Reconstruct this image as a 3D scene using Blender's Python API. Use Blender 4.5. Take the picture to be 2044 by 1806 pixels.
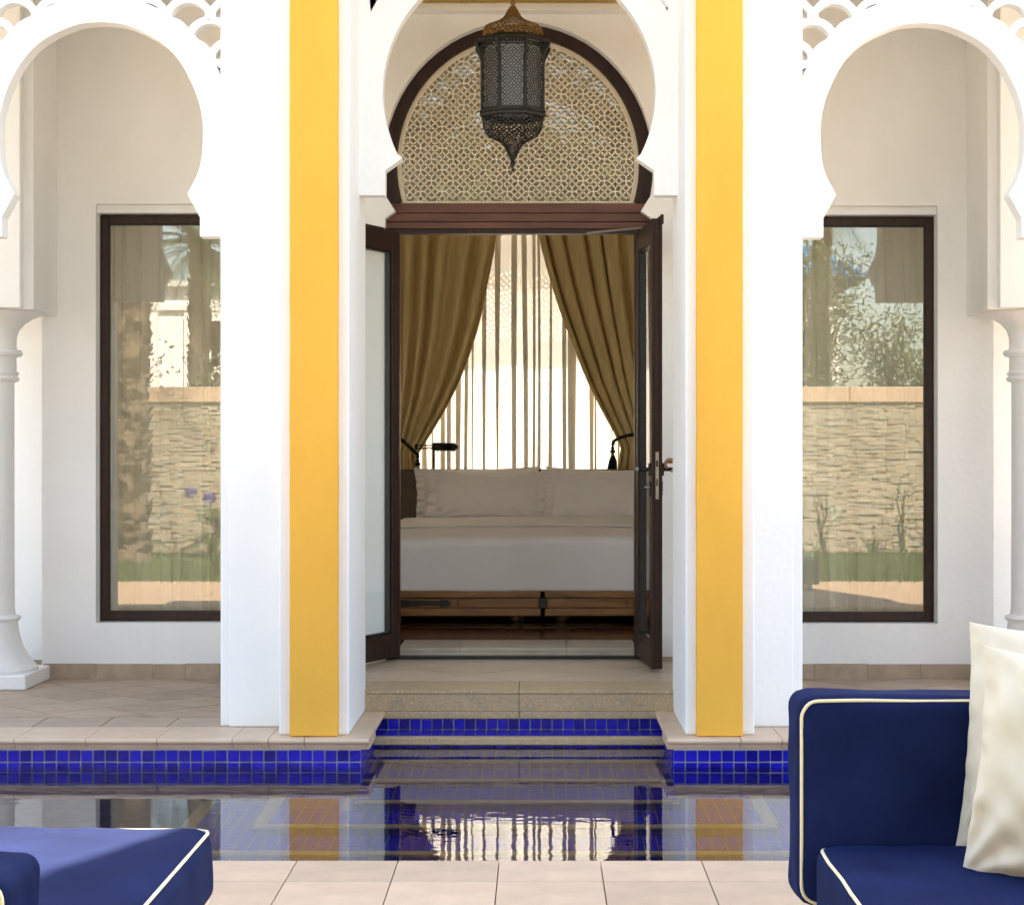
import bpy, bmesh, math, random
from mathutils import Vector, Matrix, noise as mnoise
R = math.radians
rnd = random.Random(7)
for o in list(bpy.data.objects): bpy.data.objects.remove(o)
SC = bpy.context.scene
COL = SC.collection

# ------------------------------------------------------------ camera, sky, sun, exposure
EYE, F, CX, CY = 1.274, 3740.0, 1075.0, 905.0          # eye height, focal length in photo units, vanishing point
cam = bpy.data.cameras.new('camera'); camo = bpy.data.objects.new('camera', cam); COL.objects.link(camo)
camo.location = (0, 0, EYE); camo.rotation_euler = (R(90), 0, 0)
cam.sensor_width = 36; cam.lens = F / 2044 * 36
cam.shift_x = -(CX - 1022) / 2044; cam.shift_y = (CY - 903) / 2044
cam.clip_start = .05; cam.clip_end = 600
SC.camera = camo

SUN_EL, SUN_AZ = 50, 20
W = bpy.data.worlds.new('World'); SC.world = W; W.use_nodes = True
nt = W.node_tree; nt.nodes.clear()
out = nt.nodes.new('ShaderNodeOutputWorld'); bg = nt.nodes.new('ShaderNodeBackground'); sk = nt.nodes.new('ShaderNodeTexSky')
sk.sky_type = 'NISHITA'; sk.sun_disc = False; sk.sun_elevation = R(SUN_EL); sk.sun_rotation = R(SUN_AZ)
sk.air_density = 1.0; sk.dust_density = 1.6; sk.ozone_density = 1.0
bg.inputs[1].default_value = .13
nt.links.new(sk.outputs[0], bg.inputs[0]); nt.links.new(bg.outputs[0], out.inputs[0])
sl = bpy.data.lights.new('sun', 'SUN'); sl.energy = 5.0; sl.angle = R(.45); sl.color = (1, .955, .88)
so = bpy.data.objects.new('sun', sl); COL.objects.link(so)
sd = Vector((math.sin(R(SUN_AZ)) * math.cos(R(SUN_EL)), math.cos(R(SUN_AZ)) * math.cos(R(SUN_EL)), math.sin(R(SUN_EL))))
so.rotation_euler = (-sd).to_track_quat('-Z', 'Y').to_euler(); so.location = (0, 30, 40)
vs = SC.view_settings; vs.view_transform = 'Standard'; vs.look = 'None'; vs.gamma = 1; vs.use_curve_mapping = False
vs.exposure = 2.65
vs.use_white_balance = True; vs.white_balance_temperature = 7700; vs.white_balance_tint = 8
SC.render.engine = 'CYCLES'
cy = SC.cycles; cy.use_denoising = True; cy.max_bounces = 12; cy.diffuse_bounces = 6; cy.glossy_bounces = 6
cy.transmission_bounces = 8; cy.transparent_max_bounces = 16; cy.sample_clamp_indirect = 12; cy.caustics_refractive = True
cy.use_adaptive_sampling = True; cy.adaptive_threshold = .015

# ------------------------------------------------------------ helpers
def X(dx, Y): return (dx - CX) * Y / F            # photo column at depth Y -> metres
def Z(dy, Y): return EYE - (dy - CY) * Y / F
ORG = {}
class MB:
    def __init__(s): s.v = []; s.f = []
    def add(s, vs, fs):
        n = len(s.v); s.v += [tuple(v) for v in vs]; s.f += [tuple(n + i for i in f) for f in fs]; return s
    def box(s, x0, x1, y0, y1, z0, z1):
        return s.add([(x, y, z) for x in (x0, x1) for y in (y0, y1) for z in (z0, z1)],
                     [(0, 1, 3, 2), (4, 6, 7, 5), (0, 4, 5, 1), (2, 3, 7, 6), (0, 2, 6, 4), (1, 5, 7, 3)])
    def prism(s, poly, y0, y1):                    # polygon in x,z pushed along y
        n = len(poly); A = sum(poly[i][0] * poly[(i + 1) % n][1] - poly[(i + 1) % n][0] * poly[i][1] for i in range(n))
        if A < 0: poly = poly[::-1]
        vs = [(p[0], y0, p[1]) for p in poly] + [(p[0], y1, p[1]) for p in poly]
        return s.add(vs, [tuple(range(n)), tuple(range(2 * n - 1, n - 1, -1))] + [(i, n + i, n + (i + 1) % n, (i + 1) % n) for i in range(n)])
    def prismz(s, poly, z0, z1):                   # polygon in x,y pushed along z
        n = len(poly); A = sum(poly[i][0] * poly[(i + 1) % n][1] - poly[(i + 1) % n][0] * poly[i][1] for i in range(n))
        if A < 0: poly = poly[::-1]
        vs = [(p[0], p[1], z0) for p in poly] + [(p[0], p[1], z1) for p in poly]
        return s.add(vs, [tuple(range(n - 1, -1, -1)), tuple(range(n, 2 * n))] + [(i, (i + 1) % n, n + (i + 1) % n, n + i) for i in range(n)])
    def ribbon(s, pts, w, y0, y1):                 # open x,z polyline as a flat band with thickness
        L, Rr = [], []
        for i, p in enumerate(pts):
            a = Vector(pts[max(0, i - 1)]); b = Vector(pts[min(len(pts) - 1, i + 1)])
            t = (b - a).normalized(); n = Vector((-t.y, t.x)) * w / 2; p = Vector(p)
            L.append(p + n); Rr.append(p - n)
        return s.prism([tuple(p) for p in L] + [tuple(p) for p in reversed(Rr)], y0, y1)
    def lathe(s, prof, cx, cyy, seg=32, cz=0, a0=0, a1=2 * math.pi, closed=True):
        n = seg if closed else seg + 1; vs = []
        for r, z in prof:
            for k in range(n):
                a = a0 + (a1 - a0) * k / seg; vs.append((cx + r * math.cos(a), cyy + r * math.sin(a), cz + z))
        fs = []
        for i in range(len(prof) - 1):
            for k in range(seg):
                k2 = (k + 1) % n; fs.append((i * n + k, i * n + k2, (i + 1) * n + k2, (i + 1) * n + k))
        if closed:
            fs.append(tuple(range(n - 1, -1, -1))); fs.append(tuple((len(prof) - 1) * n + k for k in range(n)))
        return s.add(vs, fs)
    def tube(s, pts, r, seg=8, closed=False, cap=True):
        pts = [Vector(p) for p in pts]; N = len(pts); rs = r if isinstance(r, (list, tuple)) else [r] * N
        vs = []; up = None
        for i, p in enumerate(pts):
            a = pts[(i - 1) % N] if closed else pts[max(0, i - 1)]; b = pts[(i + 1) % N] if closed else pts[min(N - 1, i + 1)]
            t = (b - a).normalized()
            if up is None: up = Vector((0, 0, 1)) if abs(t.z) < .9 else Vector((0, 1, 0))
            u = t.cross(up); u = u.normalized() if u.length > 1e-6 else t.orthogonal().normalized()
            w = u.cross(t).normalized(); up = w
            for k in range(seg):
                an = 2 * math.pi * k / seg; vs.append(p + (u * math.cos(an) + w * math.sin(an)) * rs[i])
        fs = []
        for i in range(N if closed else N - 1):
            j = (i + 1) % N
            for k in range(seg):
                k2 = (k + 1) % seg; fs.append((i * seg + k, j * seg + k, j * seg + k2, i * seg + k2))
        if cap and not closed:
            fs.append(tuple(range(seg))); fs.append(tuple((N - 1) * seg + k for k in range(seg - 1, -1, -1)))
        return s.add(vs, fs)
    def grid(s, fn, nu, nv):
        vs = [fn(i / nu, j / nv) for j in range(nv + 1) for i in range(nu + 1)]
        return s.add(vs, [(j * (nu + 1) + i, j * (nu + 1) + i + 1, (j + 1) * (nu + 1) + i + 1, (j + 1) * (nu + 1) + i) for j in range(nv) for i in range(nu)])
    def xf(s, M): s.v = [tuple(M @ Vector(v)) for v in s.v]; return s
    def mesh(s, name, m, smooth=False, o=(0, 0, 0)):
        me = bpy.data.meshes.new(name)
        me.from_pydata([(v[0] - o[0], v[1] - o[1], v[2] - o[2]) for v in s.v], [], s.f)
        if m: me.materials.append(m)
        if smooth: me.polygons.foreach_set('use_smooth', [True] * len(me.polygons))
        me.update(); return me
    def build(s, name, m, parent=None, smooth=False, bevel=0, bseg=2, origin=None):
        o = ORG[parent.name] if parent else (origin or (0, 0, 0))
        ob = bpy.data.objects.new(name, s.mesh(name, m, smooth, o)); COL.objects.link(ob)
        if parent: ob.parent = parent
        else: ob.location = o
        ORG[ob.name] = o
        if bevel:
            b = ob.modifiers.new('bevel', 'BEVEL'); b.width = bevel; b.segments = bseg; b.limit_method = 'ANGLE'; b.angle_limit = R(40)
        if smooth and not bevel:
            try: ob.data.set_sharp_from_angle(angle=R(45))
            except Exception: pass
        return ob
def put(me, name, parent, loc, rot=None):           # a piece that shares mesh data
    ob = bpy.data.objects.new(name, me); COL.objects.link(ob); o = ORG[parent.name]
    ob.parent = parent; ob.location = (loc[0] - o[0], loc[1] - o[1], loc[2] - o[2])
    if rot: ob.rotation_euler = rot
    return ob
def bbox_mesh(name, sx, sy, sz, b, m, seg=1):
    bm = bmesh.new(); bmesh.ops.create_cube(bm, size=1); bmesh.ops.scale(bm, vec=(sx, sy, sz), verts=bm.verts)
    if b: bmesh.ops.bevel(bm, geom=bm.edges[:], offset=b, segments=seg, affect='EDGES', profile=.5)
    me = bpy.data.meshes.new(name); bm.to_mesh(me); bm.free(); me.materials.append(m); return me
def empty(name, loc):
    o = bpy.data.objects.new(name, None); COL.objects.link(o); o.location = loc; o.empty_display_size = .1; ORG[o.name] = tuple(loc); return o
def tag(o, label=None, cat=None, group=None, kind=None):
    if label: o['label'] = label
    if cat: o['category'] = cat
    if group: o['group'] = group
    if kind: o['kind'] = kind
    return o
def spline(pts, n=6):                                # Catmull-Rom through the points
    P = [Vector(p) for p in pts]; P = [2 * P[0] - P[1]] + P + [2 * P[-1] - P[-2]]; res = []
    for i in range(1, len(P) - 2):
        for k in range(n):
            t = k / n; a, b, c, d = P[i - 1:i + 3]
            res.append(.5 * ((2 * b) + (c - a) * t + (2 * a - 5 * b + 4 * c - d) * t * t + (3 * b - a - 3 * c + d) * t ** 3))
    res.append(P[-2]); return res

# ------------------------------------------------------------ materials
def nodes(name):
    m = bpy.data.materials.new(name); m.use_nodes = True; t = m.node_tree; return m, t, t.nodes['Principled BSDF']
def N(t, typ, **kw):
    n = t.nodes.new(typ)
    for k, v in kw.items():
        if k.startswith('i_'): n.inputs[k[2:].replace('_', ' ')].default_value = v
        else: setattr(n, k, v)
    return n
def coord(t, scale=(1, 1, 1)):
    tc = N(t, 'ShaderNodeTexCoord'); mp = N(t, 'ShaderNodeMapping'); mp.inputs['Scale'].default_value = scale
    t.links.new(tc.outputs['Object'], mp.inputs[0]); return mp.outputs[0]
def ramp(t, src, stops):
    r = N(t, 'ShaderNodeValToRGB'); e = r.color_ramp.elements
    while len(e) < len(stops): e.new(.5)
    for el, (p, c) in zip(e, stops): el.position = p; el.color = (c[0], c[1], c[2], 1)
    t.links.new(src, r.inputs[0]); return r.outputs[0]
def mix(t, fac, a, b, mode='MIX'):
    m = N(t, 'ShaderNodeMix', data_type='RGBA', blend_type=mode)
    for s, v in ((m.inputs[0], fac), (m.inputs[6], a), (m.inputs[7], b)):
        if hasattr(v, 'node'): t.links.new(v, s)
        else: s.default_value = v if not isinstance(v, tuple) else (v[0], v[1], v[2], 1)
    return m.outputs[2]
def bump(t, b, h, strength=.2, dist=.01):
    n = N(t, 'ShaderNodeBump'); n.inputs['Strength'].default_value = strength; n.inputs['Distance'].default_value = dist
    t.links.new(h, n.inputs['Height']); t.links.new(n.outputs[0], b.inputs['Normal']); return n
def M(name, c, rough=.6, var=.12, scale=(6, 6, 6), bs=.15, bscale=80, bdist=.004, per=None, spec=.4, metal=0, hue=None):
    """base colour with cloudy variation, per-piece variation and a fine relief"""
    m, t, b = nodes(name); v = coord(t, scale)
    n = N(t, 'ShaderNodeTexNoise', i_Scale=1.0, i_Detail=6.0, i_Roughness=.6); t.links.new(v, n.inputs[0])
    d = tuple(max(0, x * (1 - var)) for x in c); l = tuple(min(1, x * (1 + var)) for x in c)
    if hue: d = hue
    col = ramp(t, n.outputs[0], [(.3, d), (.7, l)])
    if per:
        i = N(t, 'ShaderNodeObjectInfo') if per[0] == 'o' else N(t, 'ShaderNodeNewGeometry')
        rn = i.outputs['Random'] if per[0] == 'o' else i.outputs['Random Per Island']
        mul = ramp(t, rn, [(0, (1 - per[1],) * 3), (1, (1 + per[1],) * 3)]); col = mix(t, 1.0, col, mul, 'MULTIPLY')
    t.links.new(col, b.inputs['Base Color']); b.inputs['Roughness'].default_value = rough
    b.inputs['Specular IOR Level'].default_value = spec; b.inputs['Metallic'].default_value = metal
    if bs:
        v2 = coord(t, (bscale,) * 3); n2 = N(t, 'ShaderNodeTexNoise', i_Scale=1.0, i_Detail=4.0); t.links.new(v2, n2.inputs[0])
        bump(t, b, n2.outputs[0], bs, bdist)
    return m
plaster = M('white_plaster', (.845, .825, .80), .75, .05, (1.6, 1.6, .9), .3, 30, .007, spec=.2)
plaster_in = M('room_plaster', (.90, .87, .82), .8, .03, (1, 1, 1), .1, 30, .004, spec=.2)
yellow = M('yellow_paint', (.80, .41, .062), .7, .08, (2, 2, .8), .22, 34, .006, spec=.2)
ochre = M('ochre_ceiling', (.46, .29, .075), .8, .06, (2, 2, 2), .1, 40)
wood_dark = M('dark_brown_frame', (.034, .014, .010), .42, .3, (30, 30, 3), .1, 60, .002, spec=.3)
wood_lint = M('lintel_wood', (.14, .052, .033), .45, .35, (2.2, 9, 16), .15, 70, .002)
def wood(name, a, b_, sc=(3, 40, 40), rough=.35):
    m, t, b = nodes(name); v = coord(t, sc)
    n = N(t, 'ShaderNodeTexNoise', i_Scale=1.0, i_Detail=8.0, i_Roughness=.65, i_Distortion=.6); t.links.new(v, n.inputs[0])
    i = N(t, 'ShaderNodeNewGeometry'); mul = ramp(t, i.outputs['Random Per Island'], [(0, (.75,) * 3), (1, (1.2,) * 3)])
    t.links.new(mix(t, 1.0, ramp(t, n.outputs[0], [(.28, a), (.7, b_)]), mul, 'MULTIPLY'), b.inputs['Base Color'])
    b.inputs['Roughness'].default_value = rough; bump(t, b, n.outputs[0], .12, .003); return m
bed_wood = wood('bed_wood', (.17, .06, .016), (.46, .20, .06))
floor_wood = wood('floor_wood', (.05, .016, .007), (.14, .05, .02), (2, 30, 30), .16)
head_wood = wood('headboard_wood', (.07, .032, .013), (.16, .08, .035))
slab_mat = M('beige_stone_tile', (.43, .315, .23), .55, .13, (8, 8, 8), .12, 120, .002, ('o', .11))
patio_mat = M('patio_stone', (.545, .38, .262), .6, .11, (7, 7, 7), .12, 110, .002, ('o', .09))
coping_mat = M('coping_stone', (.62, .435, .295), .42, .10, (7, 7, 7), .08, 90, .002, ('o', .05))
joint = M('joint_mortar', (.22, .165, .12), .9, .2, (12, 12, 12), .2, 60)
grout = M('pool_grout', (.42, .40, .37), .85, .25, (14, 14, 14), .3, 90, .003)
skirt_mat = M('skirting_stone', (.41, .305, .215), .6, .16, (9, 9, 9), .15, 120, .002, ('o', .08))
marble_strip = M('threshold_stone', (.46, .38, .29), .35, .16, (5, 9, 9), .05, 80)
dark_metal = M('dark_bronze', (.020, .016, .012), .55, .6, (30, 30, 30), .4, 200, .002, spec=.35)
rust_metal = M('rusty_bronze', (.30, .16, .05), .6, .45, (25, 25, 25), .5, 220, .002, metal=.2, hue=(.09, .05, .022))
black_metal = M('black_metal', (.012, .012, .013), .35, .2, (20, 20, 20), 0)
steel = M('brushed_steel', (.55, .52, .46), .3, .08, (60, 60, 4), 0, metal=1)
sheet_mat = M('bed_linen', (.93, .87, .82), .85, .02, (3, 3, 3), .12, 160, .002, spec=.1)
cream = M('cream_fabric', (.66, .56, .435), .9, .04, (5, 5, 5), .2, 260, .002, spec=.1)
navy = M('navy_canvas', (.0092, .016, .062), .9, .3, (3.5, 3.5, 3.5), .3, 420, .0015, spec=.05)
piping_mat = M('cream_piping', (.80, .66, .42), .8, .06, (30, 30, 30), .2, 300, .001)
drape_mat = M('ochre_drape', (.76, .60, .32), .75, .10, (40, 40, 3), .15, 300, .001, spec=.25)
cord_mat = M('black_cord', (.014, .012, .012), .7, .2, (40, 40, 40), .3, 200)
gold_mat = M('gold_band', (.40, .22, .06), .4, .1, metal=.6, bs=0)
skin_mat = M('skin', (.33, .155, .085), .5, .1, (20, 20, 20), .1, 180, .001)
shirt_mat = M('white_shirt', (.62, .62, .60), .85, .05); trouser_mat = M('dark_trousers', (.03, .03, .035), .85, .1); hair_mat = M('dark_hair', (.015, .011, .009), .6, .2)
lattice_mat = M('beige_lattice', (.86, .745, .575), .6, .06, (8, 8, 8), .1, 90, .002)
back_ground = M('pale_paving', (.46, .42, .36), .8, .1, (1, 1, 1), .1, 20)
leaf_a = M('leaf_green', (.075, .115, .03), .5, .3, (9, 9, 9), 0, per=('i', .35)); leaf_b = M('leaf_olive', (.085, .105, .04), .5, .3, (9, 9, 9), 0, per=('i', .35))
palm_leaf = M('palm_leaf', (.07, .095, .035), .45, .3, (9, 9, 9), 0, per=('i', .3))
bark = M('palm_bark', (.17, .125, .085), .9, .4, (14, 14, 14), .6, 30, .02, per=('i', .3)); stemm = M('stem', (.10, .085, .05), .8, .3)
purple = M('lilac_flower', (.22, .20, .55), .6, .2, bs=0); whitefl = M('white_flower', (.75, .78, .65), .6, .1, bs=0)
soil = M('soil', (.10, .065, .04), .95, .4, (20, 20, 20), .6, 60, .02)
roof_blue = M('blue_roof_tile', (.08, .27, .50), .4, .2, per=('i', .2)); sofa_base = M('dark_wicker', (.10, .085, .07), .7, .3, (60, 60, 60), .6, 90, .006)

def stone_m(name, c1, c2, c3, rough):
    m, t, b = nodes(name); v = coord(t, (1, 1, 1))
    n = N(t, 'ShaderNodeTexNoise', i_Scale=14.0, i_Detail=8.0, i_Roughness=.7); t.links.new(v, n.inputs[0])
    col = ramp(t, n.outputs[0], [(.3, c1), (.52, c2), (.75, c1)])
    n2 = N(t, 'ShaderNodeTexNoise', i_Scale=85.0, i_Detail=5.0, i_Roughness=.75); t.links.new(v, n2.inputs[0])
    f = ramp(t, n2.outputs[0], [(.56, (0, 0, 0)), (.68, (1, 1, 1))])
    col = mix(t, f, col, c3)
    n3 = N(t, 'ShaderNodeTexNoise', i_Scale=70.0, i_Detail=4.0, i_Roughness=.8); t.links.new(coord(t, (1.0, 1.3, 1.7)), n3.inputs[0])
    col = mix(t, ramp(t, n3.outputs[0], [(.33, (1, 1, 1)), (.40, (0, 0, 0))]), col, (.09, .06, .045))
    t.links.new(col, b.inputs['Base Color']); b.inputs['Roughness'].default_value = rough; bump(t, b, n2.outputs[0], .35, .004); return m
granite = stone_m('granite', (.33, .255, .165), (.47, .325, .175), (.78, .62, .42), .45)

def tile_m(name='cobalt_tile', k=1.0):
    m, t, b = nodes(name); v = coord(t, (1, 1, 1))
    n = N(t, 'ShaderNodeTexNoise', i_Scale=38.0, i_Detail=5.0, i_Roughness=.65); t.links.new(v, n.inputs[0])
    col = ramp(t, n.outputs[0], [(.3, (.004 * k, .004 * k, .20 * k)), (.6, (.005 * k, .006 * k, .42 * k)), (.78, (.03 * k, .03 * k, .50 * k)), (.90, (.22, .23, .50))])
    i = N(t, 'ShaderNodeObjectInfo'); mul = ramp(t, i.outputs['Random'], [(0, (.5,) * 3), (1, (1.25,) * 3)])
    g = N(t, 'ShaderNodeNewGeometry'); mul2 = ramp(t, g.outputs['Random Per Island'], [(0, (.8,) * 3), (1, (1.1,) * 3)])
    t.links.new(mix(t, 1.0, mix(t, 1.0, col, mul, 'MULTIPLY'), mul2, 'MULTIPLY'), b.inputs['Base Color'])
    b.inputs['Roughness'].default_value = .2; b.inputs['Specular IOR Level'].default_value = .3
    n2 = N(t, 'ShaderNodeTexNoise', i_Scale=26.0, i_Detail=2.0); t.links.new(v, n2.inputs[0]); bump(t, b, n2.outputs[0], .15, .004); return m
tile_mat = tile_m(); lit_tile = tile_m('cobalt_tile_lit', 1.7)  # second is the same tile, colour brightened for the weak light under water

def sheer_m(name, c, transp, ct=None, mixf=.55):
    ct = ct or c
    m, t, b = nodes(name); t.nodes.remove(b); o = t.nodes['Material Output']
    d = N(t, 'ShaderNodeBsdfDiffuse'); d.inputs[0].default_value = (*c, 1); tr = N(t, 'ShaderNodeBsdfTranslucent'); tr.inputs[0].default_value = (*ct, 1)
    tp = N(t, 'ShaderNodeBsdfTransparent'); a = N(t, 'ShaderNodeMixShader'); a.inputs[0].default_value = mixf
    t.links.new(d.outputs[0], a.inputs[1]); t.links.new(tr.outputs[0], a.inputs[2])
    w = N(t, 'ShaderNodeTexNoise', i_Scale=1.0, i_Detail=3.0); t.links.new(coord(t, (420, 420, 60)), w.inputs[0])
    mr = N(t, 'ShaderNodeMapRange'); mr.inputs[1].default_value = .3; mr.inputs[2].default_value = .7; mr.inputs[3].default_value = transp * .5; mr.inputs[4].default_value = transp * 1.5
    t.links.new(w.outputs[0], mr.inputs[0]); e = N(t, 'ShaderNodeMixShader'); t.links.new(mr.outputs[0], e.inputs[0])
    t.links.new(a.outputs[0], e.inputs[1]); t.links.new(tp.outputs[0], e.inputs[2]); t.links.new(e.outputs[0], o.inputs[0]); return m
sheer_back = sheer_m('sheer_linen', (.95, .91, .83), .03, (.46, .45, .43), .36)
sheer_front = sheer_m('sheer_voile', (.90, .87, .80), .14)

def glass_m(name, ior, tint):
    m, t, b = nodes(name); t.nodes.remove(b); o = t.nodes['Material Output']
    g = N(t, 'ShaderNodeBsdfGlossy'); g.inputs['Roughness'].default_value = 0.0; g.inputs[0].default_value = (1, 1, 1, 1)
    tp = N(t, 'ShaderNodeBsdfTransparent'); tp.inputs[0].default_value = (*tint, 1)
    fr = N(t, 'ShaderNodeFresnel'); fr.inputs[0].default_value = ior; mx = N(t, 'ShaderNodeMixShader')
    ge = N(t, 'ShaderNodeNewGeometry'); iv = N(t, 'ShaderNodeMath', operation='SUBTRACT'); iv.inputs[0].default_value = 1; t.links.new(ge.outputs['Backfacing'], iv.inputs[1])
    ml = N(t, 'ShaderNodeMath', operation='MULTIPLY'); t.links.new(fr.outputs[0], ml.inputs[0]); t.links.new(iv.outputs[0], ml.inputs[1])
    t.links.new(ml.outputs[0], mx.inputs[0]); t.links.new(tp.outputs[0], mx.inputs[1]); t.links.new(g.outputs[0], mx.inputs[2]); t.links.new(mx.outputs[0], o.inputs[0]); return m
glass = glass_m('coated_glass', 2.12, (.94, .95, .92))
glass_plain = glass_m('clear_glass', 1.9, (.93, .95, .94))

def water_m():
    m, t, b = nodes('pool_water'); t.nodes.remove(b); o = t.nodes['Material Output']
    rf = N(t, 'ShaderNodeBsdfRefraction'); rf.inputs['IOR'].default_value = 1.333; rf.inputs['Roughness'].default_value = 0; rf.inputs[0].default_value = (1, 1, 1, 1)
    gl = N(t, 'ShaderNodeBsdfGlossy'); gl.inputs['Roughness'].default_value = 0; gl.inputs[0].default_value = (1, 1, 1, 1)
    fr = N(t, 'ShaderNodeFresnel'); fr.inputs[0].default_value = 1.75; mx = N(t, 'ShaderNodeMixShader')
    t.links.new(fr.outputs[0], mx.inputs[0]); t.links.new(rf.outputs[0], mx.inputs[1]); t.links.new(gl.outputs[0], mx.inputs[2]); t.links.new(mx.outputs[0], o.inputs[0])
    n = N(t, 'ShaderNodeTexNoise', i_Scale=1.0, i_Detail=2.0, i_Roughness=.5); t.links.new(coord(t, (9, 15, 1)), n.inputs[0])
    n2 = N(t, 'ShaderNodeTexNoise', i_Scale=1.0, i_Detail=2.0); t.links.new(coord(t, (1.6, 3.5, 1)), n2.inputs[0])
    ad = N(t, 'ShaderNodeMath', operation='MULTIPLY_ADD'); ad.inputs[1].default_value = 1.0; t.links.new(n2.outputs[0], ad.inputs[0]); t.links.new(n.outputs[0], ad.inputs[2])
    bp = N(t, 'ShaderNodeBump'); bp.inputs['Strength'].default_value = .5; bp.inputs['Distance'].default_value = .00065; t.links.new(ad.outputs[0], bp.inputs['Height'])
    for s in (rf, gl, fr): t.links.new(bp.outputs[0], s.inputs['Normal'])
    return m
water_mat = water_m()
def frost_m():
    m, t, b = nodes('frosted_glass'); b.inputs['Base Color'].default_value = (.44, .415, .40, 1); b.inputs['Roughness'].default_value = .3; return m
frost = frost_m()
def grass_m():
    m, t, b = nodes('grass'); g = N(t, 'ShaderNodeNewGeometry')
    n = N(t, 'ShaderNodeTexNoise', i_Scale=3.0, i_Detail=6.0); t.links.new(coord(t), n.inputs[0])
    c = ramp(t, n.outputs[0], [(.3, (.05, .085, .02)), (.7, (.10, .13, .04))])
    t.links.new(c, b.inputs['Base Color']); b.inputs['Roughness'].default_value = .7; return m
grass_mat = grass_m()

# ------------------------------------------------------------ ground, pool, terrace, patio
YC, YL, YW = 8.37, 9.27, 10.60                      # coping edge, landing edge, facade wall
WZ = -.134                                          # water level
BX0, BX1 = -.797, .606                              # tiled bay between the piers
ZL = .104                                           # landing
g = MB()
gx, g0, g1 = 7.0, 5.87, 15.2
for a, b_, c, d in ((-220, 220, -4.5, 2.95), (-220, -gx, 2.95, g1), (gx, 220, 2.95, g1), (-220, 220, g1, 260), (-220, 220, -220, -4.5)):
    g.add([(a, c, -.03), (b_, c, -.03), (b_, d, -.03), (a, d, -.03)], [(0, 1, 2, 3)])
tag(g.build('ground', back_ground), kind='structure')

# swimming pool: shell, cobalt mosaic, stone-edged steps, water
p = MB(); zb = -1.45
p.add([(-gx, g0, zb), (gx, g0, zb), (gx, 9.3, zb), (-gx, 9.3, zb)], [(0, 1, 2, 3)])
p.add([(-gx, g0, zb), (gx, g0, zb), (gx, g0, -.04), (-gx, g0, -.04)], [(3, 2, 1, 0)])
for sx in (-gx, gx): p.add([(sx, g0, zb), (sx, 8.42, zb), (sx, 8.42, -.04), (sx, g0, -.04)], [(0, 1, 2, 3)])
p.box(-gx, BX0, 8.41, 8.46, zb, -.03); p.box(BX1, gx, 8.41, 8.46, zb, -.03)
p.box(BX0 - .05, BX0, 8.46, 9.30, zb, -.03); p.box(BX1, BX1 + .05, 8.46, 9.30, zb, -.03)
p.box(BX0, BX1, 9.27, 9.32, zb, -.037)
pool = p.build('swimming_pool', M('shell_grout', (.30, .29, .31), .85, .25, (14, 14, 14), .3, 90, .003)); tag(pool, kind='structure')
TP = .0545
tile_me = bbox_mesh('tile', .0487, .010, .0487, .002, tile_mat)
def tile_wall(x0, x1, y, z_top, rows, vis=None, direction=1, joined=None):
    """rows of tiles on a wall facing the camera; single tiles where vis says so, else joined"""
    x = x0 if direction > 0 else x1; n = int(round((x1 - x0) / TP))
    for k in range(n):
        cx_ = (x0 + (k + .5) * (x1 - x0) / n)
        for r_ in range(rows):
            cz_ = z_top - (r_ + .5) * TP
            if vis and vis(cx_, r_): put(tile_me, 'tile', pool, (cx_ + rnd.uniform(-.0008, .0008), y - .001 + rnd.uniform(-.001, .001), cz_ + rnd.uniform(-.0008, .0008)), (rnd.uniform(-.012, .012), rnd.uniform(-.012, .012), rnd.uniform(-.012, .012)))
            else: joined.box(cx_ - .0243, cx_ + .0243, y - .006, y + .003, cz_ - .0243, cz_ + .0243)
tj = MB()
tile_wall(-4.9, BX0 + .002, 8.41, -.055, 8, lambda x, r_: r_ < 2 and x > -2.45, joined=tj)
tile_wall(BX1 - .002, 4.8, 8.41, -.055, 8, lambda x, r_: r_ < 2 and x < 1.20, joined=tj)
tile_wall(BX0, BX1, 9.27, -.036, 1, lambda x, r_: True, joined=tj)
nt_ = int(round((BX1 - BX0) / TP))
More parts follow.
